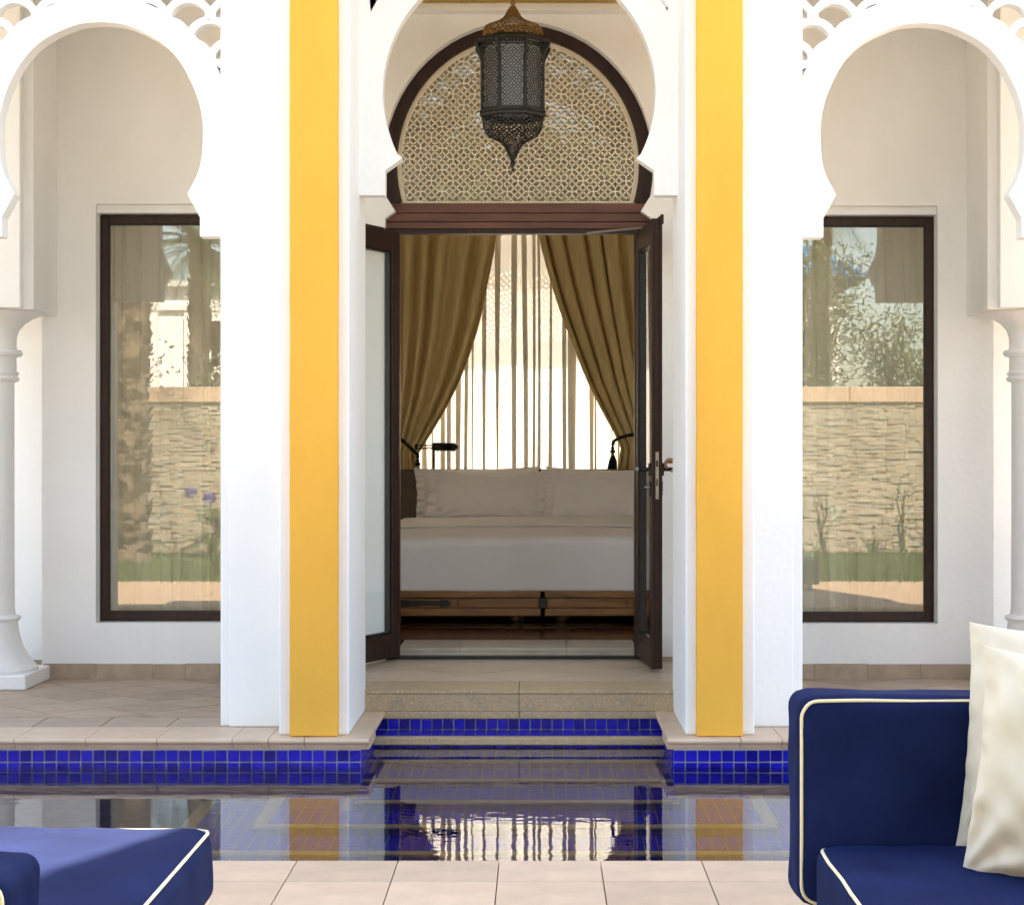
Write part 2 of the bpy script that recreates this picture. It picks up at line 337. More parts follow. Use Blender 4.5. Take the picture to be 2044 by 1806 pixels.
# treads, nosings and risers of the steps (the first tread stands above the water)
steps = []
for k in range(6):
    yf = [9.0, 8.70, 8.37, 8.05, 7.72, 7.41][k]; yb = [9.27, 9.0, 8.70, 8.37, 8.05, 7.72][k]; z = -.091 - .16 * k
    e = [0, 0, 0, 0, .38, .70][k]; steps.append((BX0 - e, BX1 + e, yf, yb, z))
ss = MB(); nose = MB()
for k, (xa, xb, yf, yb, z) in enumerate(steps):
    if k < 4: ss.box(xa, xb, yf + .004, yb, zb, z - .004)
    else: ss.box(xa, xb, yf + .004, 8.409, zb, z - .004)
ss.build('pool_steps', M('wet_grout', (.11, .11, .17), .85, .25, (14, 14, 14), .3, 90, .003), pool)
tread_me = bbox_mesh('tile', .0487, .0487 * 1.9, .008, .002, tile_mat)
for k, (xa, xb, yf, yb, z) in enumerate(steps):
    n = int(round((xb - xa) / TP)); w = (xb - xa) / n
    if k == 0:
        for i in range(n):
            cx_ = xa + (i + .5) * w
            put(bpy.data.meshes.get('tile_tread') or tile_me, 'tile', pool, (cx_, yb - .04, z - .003), (R(90), 0, 0)) if False else None
            for q in range(4):
                put(tile_me, 'tile', pool, (cx_, yb - .034 - q * .0545, z - .004), (R(90) + rnd.uniform(-.01, .01), rnd.uniform(-.01, .01), 0)) if q < 2 else tj.box(cx_ - .0243, cx_ + .0243, yb - .034 - q * .0545 - .0243, yb - .034 - q * .0545 + .0243, z - .006, z + .001)
    else:
        d = yb - yf - .055; m = max(1, int(round(d / TP)))
        for i in range(n):
            for q in range(m):
                tj.box(xa + i * w + .003, xa + (i + 1) * w - .003, yf + .055 + q * d / m + .003, yf + .055 + (q + 1) * d / m - .003, z - .006, z)
        if k >= 4:
            for sgn, x0_ in ((1, xa), (-1, xb)):
                wd = .33; mm = int(round((8.40 - yb) / TP))
                for i in range(5):
                    for q in range(mm):
                        u0 = x0_ + sgn * (.055 + i * TP); u1 = u0 + sgn * .049; v0 = yb + q * (8.40 - yb) / mm
                        tj.box(min(u0, u1), max(u0, u1), v0, v0 + .049, z - .006, z)
    # riser below the nosing
    for i in range(n):
        for q in range(2): tj.box(xa + i * w + .003, xa + (i + 1) * w - .003, yf - .003, yf + .006, z - .039 - (q + 1) * .058, z - .042 - q * .058) if not (k == 0 and q == 0) else None
    if k == 0:
        for i in range(n): put(tile_me, 'tile', pool, (xa + (i + .5) * w, yf + .002, z - .061))
    nose.box(xa + .001, xb - .001, yf - .012, yf + .052, z - .034, z + .003)
    if k >= 4:
        nose.box(xa - .012, xa + .052, yf + .053, 8.40, z - .034, z + .003); nose.box(xb - .052, xb + .012, yf + .053, 8.40, z - .034, z + .003)
nose.build('step_nosing', granite, pool, bevel=.006)
for sx, sg in ((BX0, 1), (BX1, -1)):                # bay side walls
    m = int(round((9.27 - 8.41) / TP))
    for q in range(m):
        for r_ in range(9):
            y0_ = 8.41 + q * (9.27 - 8.41) / m
            tj.box(sx - .003, sx + .006, y0_ + .003, y0_ + .0515, -.055 - r_ * TP - .0515, -.055 - r_ * TP - .003) if sg > 0 else tj.box(sx - .006, sx + .003, y0_ + .003, y0_ + .0515, -.055 - r_ * TP - .0515, -.055 - r_ * TP - .003)
fx0, fx1 = -4.4, 3.0
for i in range(int((fx1 - fx0) / TP)):              # pool floor near the steps
    for q in range(int((8.4 - 5.9) / TP)):
        a, c = fx0 + i * TP, 5.9 + q * TP
        if -1.5 < a < 1.31 and c > 7.36: continue
        tj.box(a, a + .049, c, c + .049, zb, zb + .005)
tag(tj.build('tile_field', lit_tile, pool), kind='stuff')
w_ = MB()
w_.add([(-gx, g0, WZ), (gx, g0, WZ), (gx, 8.409, WZ), (-gx, 8.409, WZ)], [(0, 1, 2, 3)])
w_.add([(BX0, 8.409, WZ), (BX1, 8.409, WZ), (BX1, 9.02, WZ), (BX0, 9.02, WZ)], [(0, 1, 2, 3)])
tag(w_.build('water', water_mat), kind='structure')

# terrace at both sides of the porch
te = MB()
te.box(-gx, BX0 - .01, 8.43, 10.9, -.06, -.014); te.box(BX1 + .01, gx, 8.43, 10.9, -.06, -.014)
terrace = te.build('terrace', joint); tag(terrace, kind='structure')
SL = .316
def slab(parent, x0, x1, y0, y1, z, t=.03, mat=slab_mat, name='slab', b=.002, gap=.006):
    me = bbox_mesh('slab', x1 - x0 - gap, y1 - y0 - gap, t, b, mat)
    return put(me, name, parent, ((x0 + x1) / 2, (y0 + y1) / 2, z - t / 2), (rnd.uniform(-.0012, .0012), rnd.uniform(-.0012, .0012), 0))
# moulded coping pieces: bullnose over two small coves
cprof = [(.365, .0), (.012, .0), (.004, -.004), (.0, -.011), (.002, -.019), (.010, -.025), (.018, -.027), (.018, -.031), (.026, -.034), (.027, -.040), (.034, -.043), (.037, -.052), (.365, -.052)]
def coping(x0, x1, y, d=1.0, mit0=0, mit1=0):
    mb = MB(); n = len(cprof); vs = []
    for xe, mt in ((x0 + .0015, mit0), (x1 - .0015, mit1)):
        for q, z in cprof: vs.append((xe + mt * min(q, .36), y + q * d, z))
    fs = [tuple(range(n - 1, -1, -1)), tuple(range(n, 2 * n))] + [(i, (i + 1) % n, n + (i + 1) % n, n + i) for i in range(n)]
    mb.add(vs, fs); return mb
def coping_side(xe, sg, y0, y1):                    # side coping of the bay, mitred at the corner
    mb = MB(); n = len(cprof); vs = []
    for ye, mt in ((y0, 1), (y1, 0)):
        for q, z in cprof: vs.append((xe + sg * min(q, .10), ye + mt * min(q, .10), z))
    mb.add(vs, [tuple(range(n)), tuple(range(2 * n - 1, n - 1, -1))] + [(i, n + i, n + (i + 1) % n, (i + 1) % n) for i in range(n)]); return mb
XL, XR = -.758, .575
edges = [XL] + [X(v, YC) for v in (607, 535, 463, 312, 170, 27)]
while edges[-1] > -4.6: edges.append(edges[-1] - SL)
for i in range(len(edges) - 1): coping(edges[i + 1], edges[i], YC, mit1=(-1 if False else 0)).build('coping_piece', coping_mat, terrace)
er = [XR, X(1479, YC), X(1562, YC)]
while er[-1] < 4.6: er.append(er[-1] + SL)
for i in range(len(er) - 1): coping(er[i], er[i + 1], YC).build('coping_piece', coping_mat, terrace)
coping_side(XL, -1, YC + .0, YL).xf(Matrix.Translation((.001, 0, .0012))).build('coping_piece', coping_mat, terrace)
coping_side(XR, 1, YC + .0, YL).xf(Matrix.Translation((-.001, 0, .0012))).build('coping_piece', coping_mat, terrace)
# border row and diagonal slabs
def clip(poly, a, b_, c):                           # keep a*x+b*y <= c
    res = []
    for i in range(len(poly)):
        P, Q = poly[i], poly[(i + 1) % len(poly)]; fp = a * P[0] + b_ * P[1] - c; fq = a * Q[0] + b_ * Q[1] - c
        if fp <= 0: res.append(P)
        if fp * fq < 0:
            s = fp / (fp - fq); res.append((P[0] + s * (Q[0] - P[0]), P[1] + s * (Q[1] - P[1])))
    return res
def diag_field(parent, x0, x1, y0, y1, z, ox=0, oy=0, s=SL, mat=slab_mat, sink=0):
    h = s / math.sqrt(2); n = 0
    for i in range(-40, 40):
        for j in range(-14, 14):
            c = (ox + (i + j) * h, y0 + oy + (i - j) * h); e = h - .0045
            poly = [(c[0] - e, c[1]), (c[0], c[1] - e), (c[0] + e, c[1]), (c[0], c[1] + e)]
            for cl in ((-1, 0, -x0 - .002), (1, 0, x1 - .002), (0, -1, -y0 - .002), (0, 1, y1 - .002)):
                if poly: poly = clip(poly, *cl)
            if len(poly) < 3: continue
            A = abs(sum(poly[k][0] * poly[(k + 1) % len(poly)][1] - poly[(k + 1) % len(poly)][0] * poly[k][1] for k in range(len(poly)))) / 2
            if A < .0015: continue
            dz = rnd.uniform(-.0006, .0006); MB().prismz(poly, z - .014, z + dz).build('slab', mat, parent); n += 1
    return n
off = X(196, 8.73)
for sgn, xs in ((-1, [off - SL * k for k in range(-3, 11)]), (1, [er[1] + SL * k for k in range(0, 12)])):
    for x_ in xs:
        a, b_ = x_, x_ + SL
        if sgn < 0: b_ = min(b_, BX0 - .02)
        if b_ - a > .05 and -4.6 < a < 4.5: slab(terrace, a, b_, YC + .367, 9.05, .0, .014)
diag_field(terrace, -4.4, BX0 - .05, 9.052, 10.8, 0, ox=X(128, 9.5), oy=.35)
diag_field(terrace, BX1 + .2, 4.3, 9.052, 10.8, 0, ox=X(1850, 9.5), oy=.35)

# landing in front of the door with its granite riser
la = MB(); la.box(-1.52, 1.36, YL + .02, 10.75, -.03, ZL - .018)
landing = la.build('landing', joint); tag(landing, kind='structure')
xs = [-1.52, X(1036, YL), 1.36]
for i in range(2):
    MB().box(xs[i] + .001, xs[i + 1] - .001, YL - .006, 9.64, ZL - .018, ZL).build('slab', granite, landing, bevel=.004)
    MB().box(xs[i] + .001, xs[i + 1] - .001, YL, YL + .03, .001, ZL - .0185).build('riser_slab', granite, landing, bevel=.002)
    MB().box(xs[i] + .0015, xs[i + 1] - .0015, YL - .012, YL + .03, -.036, .0).build('riser_slab', granite, landing, bevel=.004)
diag_field(landing, -1.5, 1.34, 9.644, 10.53, ZL, ox=-.1, oy=.25, s=.40, mat=M('landing_stone', (.54, .41, .29), .45, .07, (5, 5, 5), .08, 120, .002, ('o', .04)))
MB().box(-1.5, 1.34, 10.533, 10.66, ZL - .018, ZL).build('slab', marble_strip, landing)

# patio on the near side of the pool
pa = MB(); pa.box(-9, 9, 2.95, g0 - .01, -.08, -.016); pa.box(-9, -gx, g0, 8.5, -.08, -.016); pa.box(gx, 9, g0, 8.5, -.08, -.016)
patio = pa.build('patio', M('patio_mortar', (.40, .30, .215), .9, .2, (12, 12, 12), .2, 60)); tag(patio, kind='structure')
pj = MB()
yr = [g0, 5.585]
while yr[-1] > 3.0: yr.append(yr[-1] - SL)
for r_ in range(len(yr) - 1):
    y1_, y0_ = yr[r_], yr[r_ + 1]; o_ = X(593, g0) if r_ % 1 == 0 else 0
    for k in range(-26, 28):
        a = o_ + k * .3165
        if a < -8.9 or a > 8.6: continue
        if -2.4 < a < 2.2 and r_ < 4: slab(patio, a, a + .3165, y0_, y1_, 0, .016, patio_mat, gap=.0035, b=.001)
        else: pj.box(a + .002, a + .3145, y0_ + .002, y1_ - .002, -.016, 0)
tag(pj.build('slab_field', patio_mat, patio), kind='stuff')

# ------------------------------------------------------------ villa
villa = empty('villa', (-.1, 9.8, 0)); tag(villa, 'white villa with horseshoe arches and two yellow pilasters behind the pool', 'villa')
wl = MB()
WD = .30                                            # wall thickness
wins = [(X(191, YW), -1.43, Z(1243, YW), 2.685), (1.19, X(1872, YW), Z(1245, YW), 2.675)]
doorL, doorR = X(768.5, YW), X(1300, YW)
def hole_wall(x0, x1, h):                            # wall bay with a rectangular opening
    a, b_, c, d = h
    wl.box(x0, a, YW, YW + WD, 0, 4.0); wl.box(b_, x1, YW, YW + WD, 0, 4.0); wl.box(a, b_, YW, YW + WD, 0, c); wl.box(a, b_, YW, YW + WD, d, 4.0)
hole_wall(-2.81, -1.30, wins[0]); hole_wall(1.10, 2.574, wins[1])
hc = (1034, 330)
harc = []
for k in range(-24, 205, 6):
    a = R(k); ra, rb = (271, 288); dy = math.sin(a) * rb; dx = math.cos(a) * ra
    if k < 0 or k > 180: dx *= 1 - .035 * (abs(math.sin(a)) / .4) ** 2 * .0
    harc.append((hc[0] + dx, hc[1] - dy))
harc = [q for q in harc if q[1] < 412]
pts = [(X(1300, YW), ZL), (X(1300, YW), Z(436, YW)), (X(1279.5, YW), Z(421.5, YW))] + [(X(a, YW), Z(b_, YW)) for a, b_ in harc] + [(X(789, YW), Z(421.5, YW)), (X(768.5, YW), Z(436, YW)), (X(768.5, YW), ZL)]
wl.prism([(1.10, ZL)] + pts + [(-1.30, ZL), (-1.30, 4.0), (1.10, 4.0)], YW, YW + .16)
# close the wall behind the thin door bay with a second skin round the opening
wl.box(-1.30, -1.20, YW + .16, YW + WD, 0, 4.0); wl.box(1.0, 1.10, YW + .16, YW + WD, 0, 4.0)
wl.box(-4.6, -2.81, 10.82, 11.0, 0, 4.0); wl.box(2.574, 4.4, 10.82, 11.0, 0, 4.0)
wall = wl.build('wall', plaster, villa)
# skirting pieces along the wall
for x0, x1, y in ((-2.80, -1.53, YW), (1.37, 2.57, YW), (-4.5, -2.83, 10.82), (2.59, 4.3, 10.82)):
    x_ = x0
    while x_ < x1 - .02:
        b_ = min(x1, x_ + rnd.choice((.19, .316, .316, .30)))
        MB().box(x_ + .001, b_ - .001, y - .012, y - .001, .0, .085 + rnd.uniform(-.002, .003)).build('skirting_tile', skirt_mat, villa); x_ = b_
for a, b_ in ((-1.2, doorL), (doorR, 1.02)): MB().box(a, b_, YW - .012, YW - .001, ZL, ZL + .022).build('skirting_tile', skirt_mat, villa)
cn = MB(); cn.box(-1.5, 1.36, YW - .10, YW - .001, 3.755, 3.80); cn.build('cornice', plaster, villa, bevel=.008)
MB().box(-1.46, 1.22, 9.0, 10.30, 4.02, 4.09).build('ceiling', ochre, villa); MB().box(-1.46, 1.22, 10.301, YW + .01, 3.80, 4.09).build('ceiling_beam', ochre, villa)
for a, b_ in ((-4.6, -1.461), (1.221, 4.4)): MB().box(a, b_, 8.99, YW + .01, 3.80, 3.95).build('ceiling', plaster, villa)

# windows
def window(h, gapx):
    a, b_, c, d = h; y0, y1 = YW + .10, YW + .16; fw = .049; zt = d - .052
    f = MB()
    for q in ((a + .002, a + fw, c + .004, zt), (b_ - fw, b_ - .002, c + .004, zt)): f.box(q[0], q[1], y0, y1, q[2], q[3])
    f.box(a + fw, b_ - fw, y0 + .001, y1, zt - fw, zt); f.box(a + fw, b_ - fw, y0 + .001, y1, c + .004, c + .004 + fw)
    win = f.build('window', wood_dark, villa, bevel=.003)
    MB().box(a + fw - .005, b_ - fw + .005, y0 + .022, y0 + .028, c + fw - .005, zt - fw + .005).build('pane', glass, win)
    s = MB(); s.box(a + fw, a + fw + .008, y0 + .012, y0 + .021, c + fw, zt - fw); s.box(b_ - fw - .008, b_ - fw, y0 + .012, y0 + .021, c + fw, zt - fw)
    s.box(a + fw + .008, b_ - fw - .008, y0 + .012, y0 + .021, c + fw + .004, c + fw + .012); s.box(a + fw + .008, b_ - fw - .008, y0 + .012, y0 + .021, zt - fw - .008, zt - fw); s.build('gasket', black_metal, win)
    MB().box(a, b_, YW + .035, YW + .15, zt + .006, d - .0005).build('head_panel', plaster, win)
    MB().box(a + gapx, a + gapx + .05, y0 - .002, y0 + .004, c + .018, c + .032).build('drain_slot', black_metal, win)
    return win
window(wins[0], .18); window(wins[1], .41)

# door frame, arched transom, lintel
YF = 10.70
dz0, dz1 = ZL + .016, 2.530
dframe = MB().box(X(766, YF), -.792, YF - .03, YF + .06, ZL, 2.528).build('door_frame', wood_dark, villa, bevel=.003)
MB().box(.547, X(1302, YF), YF - .03, YF + .06, ZL, 2.528).build('jamb', wood_dark, dframe, bevel=.003)
MB().box(-.79, .545, YF - .03, YF + .03, ZL, ZL + .016).build('door_track', black_metal, dframe)
zz = [Z(407, YF), Z(427, YF), Z(444, YF), Z(458, YF)]
for i in range(3): MB().box(X(762, YF), X(1306, YF), YF - .034 + .004 * i, YF + .06, zz[i + 1] + .0015, zz[i] - .0015).build('lintel_board', wood_lint, dframe, bevel=.002)
MB().box(X(764, YF), X(1304, YF), YF - .01, YF + .06, 2.528, zz[3]).build('lintel_board', wood_dark, dframe)
YT = 10.72
def ell(a, b_, k0, k1, st, c=hc, Y=YT): return [(X(c[0] + a * math.cos(R(k)), Y), Z(c[1] - b_ * math.sin(R(k)), Y)) for k in range(k0, k1 + 1, st)]
o_ = ell(275, 290, -16, 196, 4); i_ = ell(241, 254, -17, 197, 2)
MB().prism(o_ + i_[::-1], YT - .03, YT + .05).build('arched_frame', wood_dark, dframe)
tin = ell(244, 257, -18, 198, 3)
MB().prism(tin, YT + .040, YT + .046).build('transom_pane', glass, dframe)
def lattice_segments(a, xr, yr, period=3):
    """kumiko net: diagonal grid whose cells at every third place become four-armed crosses"""
    cross = lambda i, j: (i % (2 * period) == 0 and j % (2 * period) == 0) or (i % (2 * period) == period and j % (2 * period) == period)
    segs = []
    for p_ in range(int(xr[0] / a) - 1, int(xr[1] / a) + 2):
        for q in range(int(yr[0] / a) - 1, int(yr[1] / a) + 2):
            if (p_ + q) % 2:
                if not cross(p_ + 1, q) and not cross(p_, q + 1): segs.append((p_ * a, q * a, (p_ + 1) * a, (q + 1) * a, 0))
                if not cross(p_ + 1, q) and not cross(p_, q - 1): segs.append((p_ * a, q * a, (p_ + 1) * a, (q - 1) * a, 1))
            elif cross(p_, q):
                segs.append(((p_ - 1) * a, q * a, (p_ + 1) * a, q * a, 2)); segs.append((p_ * a, (q - 1) * a, p_ * a, (q + 1) * a, 3))
    return segs
def bars(mb, segs, w, fn, th, inside=None):
    """each segment a bar; fn(u, v, n) places it; the four directions lie at slightly different depths"""
    for x0, y0, x1, y1, fam in segs:
        if inside and not (inside(x0, y0) and inside(x1, y1)): continue
        L = math.hypot(x1 - x0, y1 - y0); tx, ty = (x1 - x0) / L, (y1 - y0) / L; nx, ny = -ty * w / 2, tx * w / 2
        x0 -= tx * w * .3; y0 -= ty * w * .3; x1 += tx * w * .3; y1 += ty * w * .3
        n0 = fam * th * .03; vs = []
        for n in (n0, th + n0 * .5): vs += [fn(x0 + nx, y0 + ny, n), fn(x1 + nx, y1 + ny, n), fn(x1 - nx, y1 - ny, n), fn(x0 - nx, y0 - ny, n)]
        mb.add(vs, [(0, 1, 2, 3), (7, 6, 5, 4), (0, 4, 5, 1), (2, 6, 7, 3)])
a_ = 7.2 * YT / F; c0 = (X(1034, YT), Z(407, YT))
la_ = MB(); segs = lattice_segments(a_, (-.75, .75), (-.05, 1.2))
cx0, cz0 = X(hc[0], YT), Z(hc[1], YT); ea, eb = 236 * YT / F, 249 * YT / F
bars(la_, segs, .0076, lambda u, v, n: (c0[0] + u, YT + .016 - n, c0[1] + v + .008), .014, lambda u, v: ((c0[0] + u - cx0) / ea) ** 2 + ((c0[1] + v - cz0) / eb) ** 2 < 1 and v > -.002)
o2, i2 = ell(243, 256, -18, 198, 3), ell(232, 245, -18, 198, 3)
la_.prism(o2 + i2[::-1], YT + .0015, YT + .016); la_.box(X(800, YT), X(1268, YT), YT + .0018, YT + .016, Z(409, YT) - .003, Z(406, YT) + .012)
la_.build('lattice', lattice_mat, dframe)

# double door leaves, both swung outwards
def door_leaf(hx, hy, ang, mirror, lock):
    Wd, T, z0, z1 = .655, .058, dz0 + .002, dz1; st, tr, br = .085, .115, .135
    Mx = Matrix.Translation((hx, hy, 0)) @ Matrix.Rotation(ang, 4, 'Z') @ Matrix.Diagonal((1, mirror, 1, 1))
    def fin(mb): 
        mb.xf(Mx)
        if mirror < 0: mb.f = [f[::-1] for f in mb.f]
        return mb
    m = MB()
    m.box(0, st, 0, T, z0, z1); m.box(Wd - st, Wd, 0, T, z0, z1); m.box(st, Wd - st, .001, T - .001, z1 - tr, z1); m.box(st, Wd - st, .001, T - .001, z0, z0 + br)
    leaf = fin(m).build('door_leaf', wood_dark, villa, bevel=.004)
    m = MB()
    for q in ((st, st + .012, z0 + br, z1 - tr), (Wd - st - .012, Wd - st, z0 + br, z1 - tr)): m.box(q[0], q[1], .012, T - .012, q[2], q[3])
    m.box(st + .012, Wd - st - .012, .0125, T - .0125, z1 - tr - .012, z1 - tr); m.box(st + .012, Wd - st - .012, .0125, T - .0125, z0 + br, z0 + br + .012)
    fin(m).build('glazing_bead', black_metal, leaf)
    fin(MB().box(st + .005, Wd - st - .005, T / 2 - .004, T / 2 + .004, z0 + br + .005, z1 - tr - .005)).build('pane', glass_plain, leaf)
    m = MB(); m.box(Wd - .001, Wd + .008, T * .12, T * .20, z0 + .01, z1 - .005); m.box(Wd - .001, Wd + .008, T * .80, T * .90, z0 + .01, z1 + .02)
    m.box(0.02, Wd + .008, T * .90, T + .006, z1 - .03, z1 + .02); fin(m).build('rebate_strip', wood_dark, leaf)
    if lock:
        zc = 1.155
        fin(MB().box(Wd + .0005, Wd + .003, T * .36, T * .36 + .017, 1.030, 1.282)).build('lock_plate', steel, leaf)
        m = MB(); m.box(Wd + .003, Wd + .0085, T * .40, T * .40 + .010, 1.203, 1.236); m.box(Wd + .003, Wd + .0085, T * .42, T * .42 + .007, 1.100, 1.138)
        fin(m).build('latch', black_metal, leaf) if False else None
        fin(MB().box(Wd + .003, Wd + .0085, T * .40, T * .40 + .010, 1.203, 1.236)).build('latch', black_metal, leaf); fin(MB().box(Wd + .003, Wd + .0085, T * .42, T * .42 + .007, 1.100, 1.138)).build('bolt', black_metal, leaf)
        for sgn, y_ in ((-1, 0), (1, T)):
            m = MB(); yy = sorted((y_, y_ + sgn * .011)); m.box(Wd - .068, Wd - .018, yy[0], yy[1], zc + .0, zc + .068)
            m.tube([(Wd - .043, y_, zc + .034), (Wd - .043, y_ + sgn * .050, zc + .034), (Wd - .050, y_ + sgn * .058, zc + .034), (Wd - .165, y_ + sgn * .060, zc + .034)], .0105, 10)
            yy = sorted((y_, y_ + sgn * .006)); m.box(Wd - .060, Wd - .026, yy[0], yy[1], zc - .105, zc - .03)
            fin(m).build('handle', black_metal, leaf)
        m = MB(); m.tube([(Wd - .043, -.004, zc - .062), (Wd - .043, -.032, zc - .062)], .0062, 10); fin(m).build('thumb_turn', steel, leaf); fin(MB().tube([(Wd - .043, -.066, zc + .034), (Wd - .043, -.075, zc + .034)], .0112, 10)).build('handle_cap', steel, leaf)
    return leaf
leaf_r = door_leaf(.553, 10.665, R(-90) + R(4.5), 1, True)
leaf_l = door_leaf(-.788, 10.655, R(180) + R(65), -1, False)
st_ = MB(); st_.tube([(X(1172, 10.62), 10.62, Z(465, 10.62)), (X(1282, 10.4), 10.4, Z(455, 10.4))], .006, 6); st_.build('door_stay', steel, dframe)

# front piers, nibs and yellow pilasters
H = 4.45
def pier(sgn):
    if sgn < 0: q = [(X(440, 8.76), X(459, 8.76), 8.76, 9.2), (X(458, 8.735) - .004, -1.17, 8.735, 9.2), (X(557, 8.49), X(696.5, 8.49), 8.49, 9.309)]
    else: q = [(1.18, X(1602, 8.76), 8.76, 9.2), (.975, X(1584, 8.735), 8.735, 9.2), (X(1368.5, 8.49), X(1506, 8.49), 8.49, 9.309)]
    m = MB()
    for i, (a, b_, c, d) in enumerate(q): m.box(a, b_, c, d - .002 * i, 0, H - .003 * i)
    pr = m.build('pier', plaster, villa, bevel=.007)
    a, b_ = (X(578, 8.433), X(673.5, 8.433)) if sgn < 0 else (X(1391, 8.433), X(1483, 8.433))
    wob = lambda z_, k_: .0022 * mnoise.noise((z_ * 3.1, k_ * 7 + sgn, 0)) + .0016 * mnoise.noise((z_ * 14, k_ * 5 + sgn, 3))
    zs_ = [H * i / 90 for i in range(91)]; bot = [(a + (b_ - a) * i / 14, .0015 + .0025 * abs(mnoise.noise((i * .9, sgn, 1)))) for i in range(1, 14)]
    MB().prism([(a + wob(z_, 1), z_) for z_ in reversed(zs_)] + bot + [(b_ + wob(z_, 2), z_) for z_ in zs_], 8.433, 8.50).build('yellow_pilaster', yellow, pr, bevel=.004)
pier(-1); pier(1)
for a, b_ in ((-3.4, X(-140, 8.76)), (X(2186, 8.76), 3.2)): MB().box(a, b_, 8.76, 9.2, 0, H).build('pier', plaster, villa, bevel=.007)

def sebka(ctr, Rr, x_lo, x_hi, zt, z0, Y0, T, parent, pitch=.205, row=.098):
    """lattice of crossing lobed ribs, clipped on the ring of the arch"""
    m = MB()
    for j in range(-14, 9):
        for i in range(-9, 10):
            xx = ctr[0] + (i + .5 * (j % 2)) * pitch; zz_ = z0 + j * row + .005
            for sg in (-1, 1):
                pts_ = []
                for t_ in range(0, 9):
                    th = R(90) * t_ / 8; pts_.append((xx + sg * math.sin(th) * pitch / 2, zz_ - (1 - math.cos(th)) * row))
                pts_ = [q for q in pts_ if math.hypot(q[0] - ctr[0], q[1] - ctr[1]) > Rr - .02 and x_lo - .01 < q[0] < x_hi + .01 and ctr[1] + .2 < q[1] < zt]
                if len(pts_) >= 2: m.ribbon(pts_, .035, Y0 + .012 + (.002 if sg > 0 else 0), Y0 + T - .02)
            q = (xx + pitch / 2, zz_ - row)              # small cusp blocks where ribs meet
            if x_lo < q[0] < x_hi and ctr[1] + .2 < q[1] < zt and math.hypot(q[0] - ctr[0], q[1] - ctr[1]) > Rr - .02: m.box(q[0] - .026, q[0] + .026, Y0 + .011, Y0 + T - .019, q[1] + .004, q[1] + .028)
    return m.build('sebka_lattice', plaster, parent)
# horseshoe arch over the porch
YA, TA = 8.97, .092
def arcp(c, r, k0, k1, st=4): return [(c[0] + r * math.cos(R(k)), c[1] - r * math.sin(R(k))) for k in range(k0, k1 + 1, st)]
pc = [(1354, 390), (1306, 390), (1306, 341), (1270, 316)] + arcp((1036.3, 184), 272.5, -27, 207, 3) + [(803.5, 316), (768.5, 341), (768.5, 390), (718, 390)]
pw = [(X(a, YA), Z(b_, YA)) for a, b_ in pc]
zA = 4.12
rx = [(X(q[0], YA), Z(q[1], YA)) for q in arcp((1036.3, 184), 337, 28, 152, 4)]
parch = MB().prism([(.68, pw[0][1])] + pw[1:-1] + [(-.87, pw[-1][1]), (-.87, zA), (X(740, YA), zA), (X(740, YA), Z(24, YA))] + rx[::-1] + [(X(1333, YA), Z(24, YA)), (X(1333, YA), zA), (.68, zA)], YA, YA + TA).build('porch_arch', plaster, villa, bevel=.005)
sebka((X(1036.3, YA), Z(184, YA)), 337 * YA / F, X(740, YA), X(1333, YA), 4.14, Z(-100, YA), YA, TA, parch)

# side arches: solid ring below a pierced sebka lattice
YS, TS = 8.80, .105
intr = [(0, -206), (52, -199), (116.8, -168), (158, -125.6), (186, -73), (199.7, -29), (204, 11), (201, 68), (191.4, 101), (172.5, 137)]
sp = [(v.x, v.y) for v in spline([(a, b_) for a, b_ in intr], 5)]
def side_arch(cx_, cy_):
    f = lambda a, b_: (X(cx_ + a, YS), Z(cy_ + b_, YS))
    half = sp + [(198, 184), (198, 222)]
    eL, eR = (-345, 240.5) if cx_ < 1000 else (-240.5, 345)
    right = [f(a, b_) for a, b_ in half] + [f(eR, 222), f(eR, -97)]; left = [f(eL, -97), f(eL, 222)] + [f(-a, b_) for a, b_ in reversed(half)]
    ext = [f(259 * math.cos(R(k)), -259 * math.sin(R(k))) for k in range(22, 159, 4)]
    poly = left[:-1] + right + ext
    arch = MB().prism(poly, YS, YS + TS).build('side_arch', plaster, villa, bevel=.005)
    sebka(f(0, 0), 259 * YS / F, f(eL, 0)[0], f(eR, 0)[0], 3.86, Z(cy_ - 209, YS) - .098, YS, TS, arch)
side_arch(201, 250); side_arch(1841.6, 252)
ub = MB(); ub.box(-4.6, -1.18, 8.78, 8.98, 3.83, 4.05); ub.box(.99, 4.4, 8.78, 8.98, 3.83, 4.05); ub.box(-1.16, .96, 8.47, 8.968, 4.13, 4.6)
ub.build('parapet', plaster, villa)
rf = MB(); rf.box(-4.6, -1.47, 8.99, 15.1, 3.96, 4.1); rf.box(1.23, 4.4, 8.99, 15.1, 3.96, 4.1); rf.box(-1.469, 1.229, 9.07, 15.1, 4.091, 4.2); rf.box(-1.8, 4.4, 8.99, 9.3, 4.201, 4.78); rf.prismz([(.88, 8.7), (4.4, 8.7), (4.4, 13.0), (2.46, 13.0)], 4.602, 7.65); rf.build('roof', plaster, villa)  # slant-sided top block is unseen, added and shaped to shadow the sofas

